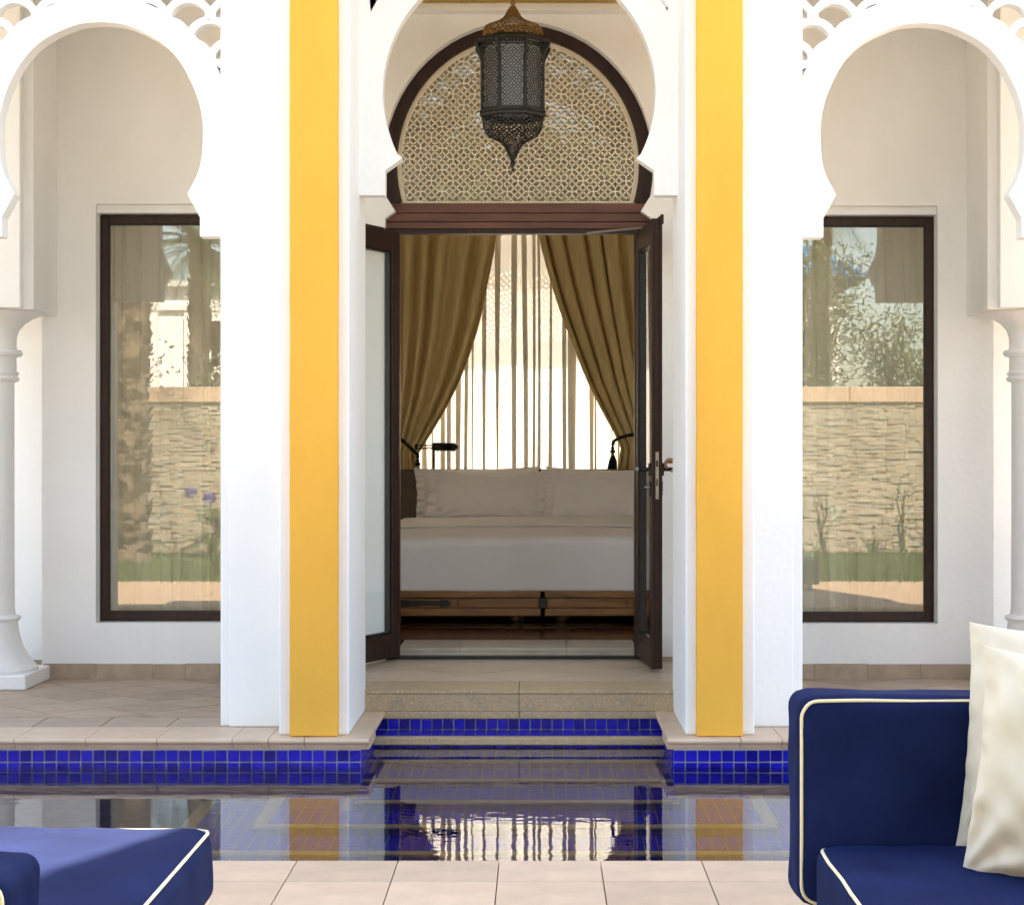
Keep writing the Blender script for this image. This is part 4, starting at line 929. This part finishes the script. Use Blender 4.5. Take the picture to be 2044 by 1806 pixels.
# ------------------------------------------------------------ rounded cushions, sofas, scatter pillows
def cushion(cx_, cy_, cz_, hx, hy, hz, r, m, name, parent, axis, puff=.012, seed=0, n=30, sides=(-1, 1)):
    mb = MB(); h = (hx, hy, hz)
    def face(ax, sg):
        b_, c = [(1, 2), (2, 0), (0, 1)][ax]
        def fn(u_, v_):
            p_ = [0, 0, 0]; p_[ax] = sg * h[ax]
            s = lambda t_: math.copysign(1 - (1 - abs(2 * t_ - 1)) ** 1.6, 2 * t_ - 1)
            p_[b_] = s(u_) * h[b_]; p_[c] = s(v_) * h[c]
            q = [max(-(h[i] - r), min(h[i] - r, p_[i])) for i in range(3)]; d = Vector([p_[i] - q[i] for i in range(3)])
            d = d.normalized() * r if d.length > 0 else d; w = Vector(q) + d
            e = lambda i: max(0, 1 - (w[i] / h[i]) ** 2)
            if ax == axis: w[ax] += sg * puff * (e(b_) * e(c)) ** .6
            nn_ = mnoise.noise((w.x * 3 + seed, w.y * 3, w.z * 3)) * .005 + mnoise.noise((w.x * 8 + seed, w.y * 8, w.z * 8)) * .0022 + .0016 * math.sin(30 * mnoise.noise((w.x * 1.6 + seed, w.y * 1.9, w.z * 2.1)))
            w += d.normalized() * nn_ if d.length else Vector((0, 0, 0)); 
            if d.length == 0: pass
            return (w.x + cx_, w.y + cy_, w.z + cz_)
        return fn
    for ax in range(3):
        for sg in (-1, 1):
            g_ = MB().grid(face(ax, sg), n, n); mb.add(g_.v, g_.f if sg > 0 else [f[::-1] for f in g_.f])
    o = mb.build(name, m, parent, smooth=True)
    wd = o.modifiers.new('w', 'WELD'); wd.merge_threshold = .0004
    b_, c = [(1, 2), (2, 0), (0, 1)][axis]; k = .293 * r - .0015
    for sg in sides:
        pts_ = []; hb_, hc_ = h[b_] - k, h[c] - k; rr_ = max(.03, r)
        for q in range(4):
            sb, sc_ = [(1, 1), (-1, 1), (-1, -1), (1, -1)][q]
            for t_ in range(7):
                a = R(90 * q + 90 * t_ / 6); pts_.append((sb * (hb_ - rr_) + rr_ * math.cos(a), sc_ * (hc_ - rr_) + rr_ * math.sin(a)))
        dense = []
        for i in range(len(pts_)):
            P0, P1 = Vector(pts_[i]), Vector(pts_[(i + 1) % len(pts_)]); ns = max(1, int((P1 - P0).length / .05))
            for s in range(ns): dense.append(P0.lerp(P1, s / ns))
        path = []
        for i, q in enumerate(dense):
            w = [0, 0, 0]; jit = .0022 * mnoise.noise((i * .35 + seed, sg, 0)); w[axis] = sg * (h[axis] - k) + jit; w[b_] = q[0] + jit; w[c] = q[1]; path.append((w[0] + cx_, w[1] + cy_, w[2] + cz_))
        MB().tube(path, .0037, 7, closed=True).build('piping', piping_mat, o, smooth=True)
    return o
sofa = empty('sofa', (1.3, 3.7, 0)); tag(sofa, 'navy sofa with cream piping and two cream pillows at the right edge', 'sofa')
MB().box(.60, 2.6, 2.9, 4.10, .06, .285).build('base', sofa_base, sofa, bevel=.01)
for x_, y_ in ((.63, 4.05), (2.5, 4.05), (.63, 2.95), (2.5, 2.95)): MB().box(x_, x_ + .04, y_ - .04, y_, 0, .061).build('leg', sofa_base, sofa)
bt = 4.02
cushion(X(1576, 4.07) + .95, bt, .540, .95, .082, .222, .036, navy, 'back_cushion', sofa, 1, .01, 1)
cushion(.578 + .95, 3.42, .375, .95, .505, .083, .036, navy, 'seat_cushion', sofa, 2, .003, 2)
sofa2 = empty('sofa', (-1.6, 3.6, 0)); tag(sofa2, 'navy seat with cream piping in the lower left corner, half in sunlight', 'sofa')
MB().box(-2.7, -.76, 2.9, 4.08, .06, .285).build('base', sofa_base, sofa2, bevel=.01)
for x_, y_ in ((-2.65, 4.03), (-.82, 4.03)): MB().box(x_, x_ + .04, y_ - .04, y_, 0, .061).build('leg', sofa_base, sofa2)
cushion(-.712 - .95, 3.60, .37, .95, .545, .085, .042, navy, 'seat_cushion', sofa2, 2, .004, 3)
cushion(-.898 - .6, 3.275, .496, .6, .118, .062, .034, navy, 'bolster', sofa2, 1, .006, 4, sides=(-1,))
gp = 'cream pillows on the sofa'
pillow('scatter_pillow', .50, .48, .20, cream, PM(1.082, 3.78, .683, -9, -40, -.6), 'cream scatter pillow standing behind another one on the navy sofa', 'pillow', gp, 0, 7, .014)
pillow('scatter_pillow', .50, .465, .21, cream, PM(1.060, 3.58, .653, -10, -38, 1.7), 'cream scatter pillow in front, with folds at its lower corner', 'pillow', gp, 0, 9, .019)

# ------------------------------------------------------------ person holding the outer door handle (only the hand shows past the pier)
def skin(name, verts, edges, m, parent, root=0, lvl=2):
    o = ORG[parent.name]; me = bpy.data.meshes.new(name)
    me.from_pydata([(v[0] - o[0], v[1] - o[1], v[2] - o[2]) for v in verts], edges, []); me.materials.append(m)
    ob = bpy.data.objects.new(name, me); COL.objects.link(ob); ob.parent = parent; ORG[ob.name] = o
    sm = ob.modifiers.new('skin', 'SKIN'); sm.use_smooth_shade = True; sm.branch_smoothing = .6
    for i, v in enumerate(verts):
        sv = me.skin_vertices[0].data[i]; r_ = v[3]; sv.radius = (r_, v[4] if len(v) > 4 else r_); sv.use_root = (i == root)
    s = ob.modifiers.new('sub', 'SUBSURF'); s.levels = lvl; s.render_levels = lvl
    return ob
px_, py2, pz_ = 1.10, 9.86, ZL
per = empty('person', (px_, py2, pz_)); tag(per, 'person behind the right pier reaching for the door handle, only the hand showing', 'person')
V, E = [], []
def jv(x, y, z, r_, r2=None): V.append((x, y, z, r_, r2 if r2 else r_)); return len(V) - 1
def link(*ids): E.extend(list(zip(ids, ids[1:])))
pel = jv(px_, py2, pz_ + .92, .13, .10); wa = jv(px_, py2, pz_ + 1.08, .12, .09); ch = jv(px_ - .01, py2, pz_ + 1.30, .15, .10); nk = jv(px_ - .02, py2, pz_ + 1.46, .055); hd = jv(px_ - .045, py2, pz_ + 1.58, .085, .08); tp_ = jv(px_ - .03, py2, pz_ + 1.66, .07)
link(pel, wa, ch, nk, hd, tp_)
for s in (-1, 1):
    hp = jv(px_, py2 + s * .09, pz_ + .86, .085); kn = jv(px_ - .01, py2 + s * .10, pz_ + .48, .058); an = jv(px_ + .02, py2 + s * .10, pz_ + .085, .038); ft = jv(px_ - .13, py2 + s * .11, pz_ + .035, .035); link(pel, hp, kn, an, ft)
s1 = jv(px_, py2 + .18, pz_ + 1.38, .06); e1 = jv(px_ - .06, py2 + .25, pz_ + 1.12, .043); w1 = jv(.815, 10.045, 1.235, .026); link(ch, s1, e1, w1)
pm_ = jv(.768, 10.055, 1.236, .030, .020); link(w1, pm_)
for i, yy in enumerate((10.022, 10.044, 10.066, 10.086)):
    k1 = jv(.722, yy, 1.238 - .002 * i, .0125); k2 = jv(.690, yy - .001, 1.240 - .003 * i, .0108); k3 = jv(.676, yy, 1.217 - .002 * i, .0095); k4 = jv(.690, yy, 1.192, .0082); link(pm_, k1, k2, k3, k4)
t1 = jv(.770, 10.020, 1.212, .0135); t2 = jv(.737, 10.012, 1.188, .0115); t3 = jv(.706, 10.022, 1.178, .0095); link(pm_, t1, t2, t3)
s2 = jv(px_, py2 - .18, pz_ + 1.38, .06); e2 = jv(px_ + .03, py2 - .22, pz_ + 1.10, .043); w2 = jv(px_ - .03, py2 - .22, pz_ + .86, .027); h2 = jv(px_ - .05, py2 - .22, pz_ + .79, .030, .016); link(ch, s2, e2, w2, h2)
for i in range(4): a = jv(px_ - .08 + .02 * i, py2 - .22, pz_ + .72, .009); b_ = jv(px_ - .085 + .02 * i, py2 - .21, pz_ + .67, .008); link(h2, a, b_)
a = jv(px_ - .10, py2 - .215, pz_ + .77, .010); b_ = jv(px_ - .12, py2 - .21, pz_ + .73, .009); link(h2, a, b_)
skin('body', V, E, skin_mat, per)
V2 = [(px_, py2, pz_ + .84, .15, .125), (px_, py2, pz_ + 1.08, .14, .11), (px_ - .01, py2, pz_ + 1.30, .168, .118), (px_ - .015, py2, pz_ + 1.42, .075, .07), (px_, py2 + .18, pz_ + 1.38, .076), (px_ - .045, py2 + .235, pz_ + 1.16, .06), (px_, py2 - .18, pz_ + 1.38, .076), (px_ + .02, py2 - .212, pz_ + 1.16, .06)]
skin('shirt', V2, [(0, 1), (1, 2), (2, 3), (2, 4), (4, 5), (2, 6), (6, 7)], shirt_mat, per)
V3 = [(px_, py2, pz_ + .93, .14, .115)]; E3 = []
for s in (-1, 1):
    n = len(V3); V3 += [(px_, py2 + s * .09, pz_ + .84, .10), (px_ - .01, py2 + s * .10, pz_ + .48, .074), (px_ + .015, py2 + s * .10, pz_ + .10, .062)]; E3 += [(0, n), (n, n + 1), (n + 1, n + 2)]
skin('trousers', V3, E3, trouser_mat, per)
MB().lathe([(.088, -.02), (.097, .03), (.088, .08), (.05, .112), (.01, .12)], px_ - .022, py2, 20, pz_ + 1.59).build('hair', hair_mat, per, smooth=True)
for s in (-1, 1):
    MB().lathe([(.003, -.013), (.011, -.006), (.011, .006), (.003, .013)], px_ - .125, py2 + s * .032, 10, pz_ + 1.585).build('eye', shirt_mat, per, smooth=True)
    MB().lathe([(.004, -.03), (.014, -.01), (.016, .015), (.005, .03)], px_ - .03, py2 + s * .086, 10, pz_ + 1.575).build('ear', skin_mat, per, smooth=True)
MB().tube([(px_ - .125, py2, pz_ + 1.60), (px_ - .142, py2, pz_ + 1.565), (px_ - .148, py2, pz_ + 1.55), (px_ - .125, py2, pz_ + 1.543)], [.007, .011, .013, .008], 8).build('nose', skin_mat, per, smooth=True)
for s in (-1, 1): MB().box(px_ - .20, px_ + .065, py2 + s * .105 - .045, py2 + s * .105 + .045, pz_, pz_ + .075).build('shoe', black_metal, per, bevel=.03, bseg=3)

# ------------------------------------------------------------ garden behind the camera (seen reflected in the glass)
YG0, YGW = 2.95, -2.70
MB().add([(-14, YGW + .2, -.012), (14, YGW + .2, -.012), (14, YG0, -.012), (-14, YG0, -.012)], [(0, 1, 2, 3)]).build('lawn', grass_mat)['kind'] = 'structure'
m = MB(); rr = random.Random(21)
for k in range(26000):
    s = rr.choice((-1, 1)); x = rr.uniform(2.0, 5.2) * s; y = rr.uniform(-2.5, 2.94); h = rr.uniform(.03, .075); a = rr.uniform(0, 6.28); w = .005
    dx_, dy_ = math.cos(a) * w, math.sin(a) * w; lx_, ly_ = rr.uniform(-.03, .03), rr.uniform(-.03, .03)
    m.add([(x - dx_, y - dy_, -.012), (x + dx_, y + dy_, -.012), (x + lx_, y + ly_, h)], [(0, 1, 2)])
gr2 = m.build('grass', grass_mat); gr2['kind'] = 'stuff'
MB().add([(-14, -4.5, -.008), (14, -4.5, -.008), (14, YGW + .45, -.004), (-14, YGW + .45, -.004)], [(0, 1, 2, 3)]).build('flower_bed', soil)['kind'] = 'structure'
def ledge():
    m_, t, b = nodes('ledger_stone'); gN = N(t, 'ShaderNodeNewGeometry'); i = N(t, 'ShaderNodeObjectInfo')
    ad = N(t, 'ShaderNodeMath', operation='ADD'); t.links.new(gN.outputs['Random Per Island'], ad.inputs[0]); t.links.new(i.outputs['Random'], ad.inputs[1])
    fr = N(t, 'ShaderNodeMath', operation='FRACT'); t.links.new(ad.outputs[0], fr.inputs[0])
    c = ramp(t, fr.outputs[0], [(0, (.42, .30, .17)), (.2, (.26, .25, .21)), (.4, (.50, .42, .30)), (.6, (.30, .22, .14)), (.8, (.36, .36, .31)), (1, (.55, .47, .35))])
    n = N(t, 'ShaderNodeTexNoise', i_Scale=22.0, i_Detail=6.0); t.links.new(coord(t), n.inputs[0]); c = mix(t, .35, c, ramp(t, n.outputs[0], [(.3, (.2, .16, .11)), (.7, (.55, .48, .38))]))
    t.links.new(c, b.inputs['Base Color']); b.inputs['Roughness'].default_value = .85; bump(t, b, n.outputs[0], .5, .01); return m_
ledge_mat = ledge()
m = MB(); m.box(-14, 14, YGW - .25, YGW - .01, -.02, 1.93)
gw = m.build('garden_wall', joint); tag(gw, 'long stacked stone garden wall with pale coping seen in the window panes', 'wall')
for k in range(-7, 7): MB().box(k * 2 + .003, k * 2 + 1.997, YGW - .32, YGW + .06, 1.932, 2.13).build('coping_slab', patio_mat, gw, bevel=.01)
sj = MB(); smes = [bbox_mesh('stone', 1, 1, 1, 0, ledge_mat)]; cnt = 0; z = .0; rr = random.Random(5)
while z < 1.92:
    hgt = rr.uniform(.022, .034); x = -7.5
    while x < 7.5:
        L = rr.uniform(.06, .20); d = rr.uniform(.004, .03)
        if cnt < 290 and z > .75 and (3.45 < x < 4.55 or -5.1 < x < -4.35) and rr.random() < .42:
            ob = put(smes[0], 'stone', gw, (x + L / 2, YGW - .01 + d / 2, z + hgt / 2)); ob.scale = (L - .003, d + .02, hgt - .0025); cnt += 1
        else: sj.box(x, x + L - .003, YGW - .02, YGW + d, z, z + hgt - .0025)
        x += L
    z += hgt
sj.build('stone_field', ledge_mat, gw)['kind'] = 'stuff'
MB().add([(-30, -60, 1.88), (30, -60, 1.88), (30, YGW - .25, 1.88), (-30, YGW - .25, 1.88)], [(0, 1, 2, 3)]).build('raised_garden', soil)['kind'] = 'structure'

def leaves(mb, n, fn, L, w, rr):
    for _ in range(n):
        p_ = Vector(fn()); d = Vector((rr.gauss(0, 1), rr.gauss(0, 1), rr.gauss(.2, .8))).normalized(); s = d.orthogonal().normalized(); s.rotate(Matrix.Rotation(rr.uniform(0, 6.28), 3, d))
        l = L * rr.uniform(.6, 1.2); mb.add([p_, p_ + d * l * .5 + s * w, p_ + d * l, p_ + d * l * .5 - s * w], [(0, 1, 2, 3)])
def shrub(name, x, y, z, h, rx, n, m_, L, w, label, cat, seed, stems=7, group='shrubs above the garden wall'):
    rr = random.Random(seed); t = empty(name, (x, y, z)); tag(t, label, cat, group); st = MB(); tips = []
    for k in range(stems):
        a = rr.uniform(0, 6.28); q = rr.uniform(.2, 1) * rx; pts_ = [(x + rr.uniform(-.06, .06), y + rr.uniform(-.06, .06), z)]
        for s in range(1, 6): f = s / 5; pts_.append((x + q * math.cos(a) * f ** 1.2 + rr.uniform(-.05, .05), y + .6 * q * math.sin(a) * f ** 1.2 + rr.uniform(-.05, .05), z + h * rr.uniform(.85, 1) * f))
        st.tube(pts_, [.022, .018, .014, .010, .007, .004], 5); tips += pts_[1:]
    st.build('stem', stemm, t)['kind'] = 'stuff'
    def fn():
        c = rr.choice(tips); r_ = .17 * rx + .06; return (c[0] + rr.gauss(0, r_), c[1] + rr.gauss(0, r_), c[2] + rr.gauss(0, r_))
    mb = MB(); leaves(mb, n, fn, L, w, rr); mb.build('foliage', m_, t)['kind'] = 'stuff'; return t
shrub('oleander_shrub', 3.75, -3.9, 1.88, 2.0, .75, 3400, leaf_b, .13, .013, 'tall narrow-leaved shrub mirrored at the left side of the right window', 'shrub', 31, 11)
shrub('oleander_shrub', 4.75, -4.1, 1.88, 1.25, .5, 2000, leaf_b, .11, .012, 'medium grey-green shrub mirrored near the middle of the right window', 'shrub', 32)
shrub('low_shrub', 5.3, -3.7, 1.88, .75, .55, 1700, leaf_a, .06, .016, 'low bright green bush mirrored near the right edge of the right window', 'shrub', 33)
shrub('low_shrub', 2.9, -3.9, 1.88, 1.6, .6, 1800, leaf_b, .12, .012, 'narrow-leaved shrub above the wall mostly hidden by the right pier', 'shrub', 35)
shrub('rose_bush', -5.4, -3.5, 1.88, .7, .35, 320, leaf_a, .07, .022, 'sparse rose bush mirrored in the left window beside the trunk', 'shrub', 36, 6)
shrub('rose_bush', -4.35, -3.5, 1.88, .65, .4, 380, leaf_a, .07, .022, 'leafy bush above the wall mirrored at the right of the left window', 'shrub', 37, 6)
shrub('sapling', 3.6, -2.2, 0, .85, .25, 60, leaf_b, .05, .012, 'thin bare sapling against the stone wall in the right window', 'shrub', 38, 4, 'saplings against the stone wall')
shrub('sapling', 4.6, -2.2, 0, .9, .22, 160, leaf_a, .06, .012, 'leafy little sapling against the stone wall near the right frame', 'shrub', 39, 4, 'saplings against the stone wall')
def strap_plant(x, y, h, n, seed, label, flower=None, fm=None, group='strap-leaved plants on the lawn'):
    rr = random.Random(seed); t = empty('agapanthus', (x, y, -.01)); tag(t, label, 'plant', group); mb = MB()
    for k in range(n):
        a = rr.uniform(0, 6.28); L = h * rr.uniform(.7, 1.2); w = .016; pts_ = []; dx_, dy_ = math.cos(a), math.sin(a); lean = rr.uniform(.4, 1.0)
        for s in range(7): f = s / 6; q = L * (.15 * f + lean * f * f * .75); pts_.append((x + dx_ * (q + .03), y + dy_ * (q + .03), -.01 + L * (1.35 * f - 1.0 * lean * f * f)))
        vs = []
        for s, q in enumerate(pts_): ww = w * (1 - (s / 6) ** 2 * .9); vs += [(q[0] - dy_ * ww, q[1] + dx_ * ww, q[2]), (q[0] + dy_ * ww, q[1] - dx_ * ww, q[2])]
        mb.add(vs, [(2 * s, 2 * s + 1, 2 * s + 3, 2 * s + 2) for s in range(6)])
    mb.build('leaf_clump', leaf_a, t)['kind'] = 'stuff'
    for fx, fz in (flower or []):
        MB().tube([(x, y, 0), (x + fx * .6, y, fz * .6), (x + fx, y, fz)], .006, 5).build('flower_stalk', leaf_a, t)
        mb = MB()
        for k in range(60):
            d = Vector((rr.gauss(0, 1), rr.gauss(0, 1), rr.gauss(.2, .8))).normalized(); c = Vector((x + fx, y, fz)); s = d.orthogonal().normalized() * .010
            mb.add([c, c + d * .055 - s, c + d * .085, c + d * .055 + s], [(0, 1, 2, 3)])
        mb.build('flower_head', fm, t)
strap_plant(2.75, 2.3, .42, 26, 41, 'big strap-leaved plant on the lawn edge with one white flower', [(.28, .66)], whitefl)
strap_plant(4.15, -1.9, .35, 18, 42, 'small strap-leaved plant at the foot of the stone wall')
strap_plant(4.9, -2.1, .38, 16, 43, 'small green plant at the foot of the wall near the right frame')
strap_plant(-3.35, 1.7, .40, 24, 44, 'strap-leaved plant with lilac flowers mirrored in the left window', [(-.12, .80), (-.32, .86), (.1, .7)], purple)
strap_plant(-4.05, -1.8, .35, 16, 45, 'strap-leaved clump by the wall mirrored low in the left window')
def palm(x, y, z0, h, r_, n, L, seed, label, skirt=True, low=False):
    rr = random.Random(seed); t = empty('palm_tree', (x, y, z0)); tag(t, label, 'palm tree', 'palms in the garden')
    if not low:
        tk = MB(); tk.lathe([(r_ * 1.2, 0), (r_, .3), (r_ * .85, h)], x, y, 14, z0)
        for k in range(int(h / .05 * 5)):                # old leaf bases
            zz_ = rr.uniform(.05, h); a = rr.uniform(0, 6.28); q = r_ * .95; c = Vector((x + q * math.cos(a), y + q * math.sin(a), z0 + zz_)); o = Vector((math.cos(a), math.sin(a), 0)); s = Vector((-o.y, o.x, 0)); w = r_ * rr.uniform(.3, .5); up = Vector((0, 0, 1))
            tk.add([c - s * w, c + s * w, c + s * w * .5 + o * r_ * .32 + up * .11, c - s * w * .5 + o * r_ * .32 + up * .11, c - up * .08], [(0, 1, 2, 3), (0, 4, 1)])
        tk.build('trunk', bark, t)
    cr = MB(); c = Vector((x, y, z0 + h))
    for k in range(n):
        a = rr.uniform(0, 6.28); el = R(rr.uniform(-35 if skirt else 5, 75)); d = Vector((math.cos(a) * math.cos(el), math.sin(a) * math.cos(el), math.sin(el))); prev = c; Lk = L * rr.uniform(.8, 1.15)
        side = Vector((-math.sin(a), math.cos(a), 0)); P_ = []
        for s in range(9): f = s / 8; P_.append(c + d * Lk * f + Vector((0, 0, -Lk * .45 * f * f)))
        for s in range(8):
            cr.add([P_[s] + side * .006, P_[s + 1] + side * .006, P_[s + 1] - side * .006, P_[s] - side * .006], [(0, 1, 2, 3)])
            for q in range(3):
                b0 = P_[s].lerp(P_[s + 1], q / 3); tdir = (P_[s + 1] - P_[s]).normalized(); l = L * .34 * math.sin(math.pi * (.15 + .8 * (s + q / 3) / 8))
                for sg in (-1, 1):
                    tip = b0 + (tdir * .75 + side * sg * .8 + Vector((0, 0, -.18 + rr.uniform(-.1, .1)))).normalized() * l; wv = tdir * .011
                    cr.add([b0 - wv, b0 + wv, tip], [(0, 1, 2)])
    cr.build('crown', palm_leaf, t)['kind'] = 'stuff'; return t
palm(-4.80, -.6, -.01, 5.2, .21, 46, 1.5, 51, 'thick rough palm trunk mirrored at the left of the left window')
palm(-4.75, -4.8, 1.88, 2.3, .14, 52, 1.1, 52, 'slim palm mirrored in the left window with hanging fronds')
palm(-3.85, -1.7, 0, .25, .1, 34, .75, 53, 'low spiky palm mirrored low in the left window', False, True)
palm(-5.2, -1.9, 0, .2, .1, 26, .7, 54, 'low spiky palm at the foot of the thick trunk', False, True)
palm(4.6, -9.0, 1.88, 3.6, .14, 40, 1.2, 55, 'far palm top mirrored above the blue roof')
shrub('broad_tree', -2.2, -8.6, 1.88, 4.3, 2.0, 15000, leaf_a, .30, .075, 'broad-crowned tree behind the garden, mirrored in the left half of the arched pane', 'tree', 61, 26, 'broad trees behind the garden')
shrub('broad_tree', .35, -9.0, 1.88, 3.9, 1.7, 13000, leaf_a, .30, .075, 'lower broad-crowned tree between two others, mirrored in the arched pane', 'tree', 62, 24, 'broad trees behind the garden')
shrub('broad_tree', 2.6, -8.8, 1.88, 4.5, 1.8, 14000, leaf_a, .30, .075, 'broad-crowned tree mirrored at the right of the arched pane', 'tree', 63, 24, 'broad trees behind the garden')
# neighbouring villa
nv = empty('garden_villa', (-2, -14, 1.88)); tag(nv, 'white neighbouring villa with a blue tiled roof mirrored in the panes', 'villa')
m = MB(); m.box(-11, 5.2, -18, -11, 1.8, 4.25); m.build('wall', plaster, nv)
for z_, d in ((4.25, .18), (3.85, .08)): MB().box(-11.2, 5.3, -11 + .001, -11 + d, z_ - .10, z_).build('cornice', plaster, nv)
for x0, x1 in ((-7.6, -6.7), (-6.0, -5.1), (-4.4, -3.2), (3.2, 4.2)):
    MB().box(x0, x1, -10.999, -10.95, 1.95, 3.55).build('window', wood_dark, nv); f = MB(); f.box(x0 - .12, x0, -10.999, -10.90, 1.9, 3.7); f.box(x1, x1 + .12, -10.999, -10.90, 1.9, 3.7); f.box(x0, x1, -10.999, -10.90, 3.56, 3.70); f.build('window_surround', plaster, nv)
    lm = MB(); bars(lm, lattice_segments(.11, (0, x1 - x0), (0, .9)), .035, lambda a, b_, n, x0=x0: (x0 + a, -10.94 + n, 1.95 + b_), .03); lm.build('lattice', plaster, nv)
rf_ = MB(); ap = [(-11, 4.2), (5.7, 4.2), (3.4, 5.6), (-9, 5.6)]
rf_.add([(1.0, -10.6, 4.3), (5.7, -10.6, 4.3), (5.7, -18, 4.3), (1.0, -18, 4.3), (3.35, -14.3, 6.0)], [(0, 1, 4), (1, 2, 4), (2, 3, 4), (3, 0, 4)])
rfo = rf_.build('roof', roof_blue, nv); m = MB()
for k in range(40):
    x = 1.0 + 4.7 * k / 40 + .05; f = 1 - abs(x - 3.35) / 2.35; m.tube([(x, -10.62, 4.32), (x, -10.6 - 3.7 * f, 4.32 + 1.7 * f)], .05, 6)
m.build('roof_tiles', roof_blue, rfo)['kind'] = 'stuff'
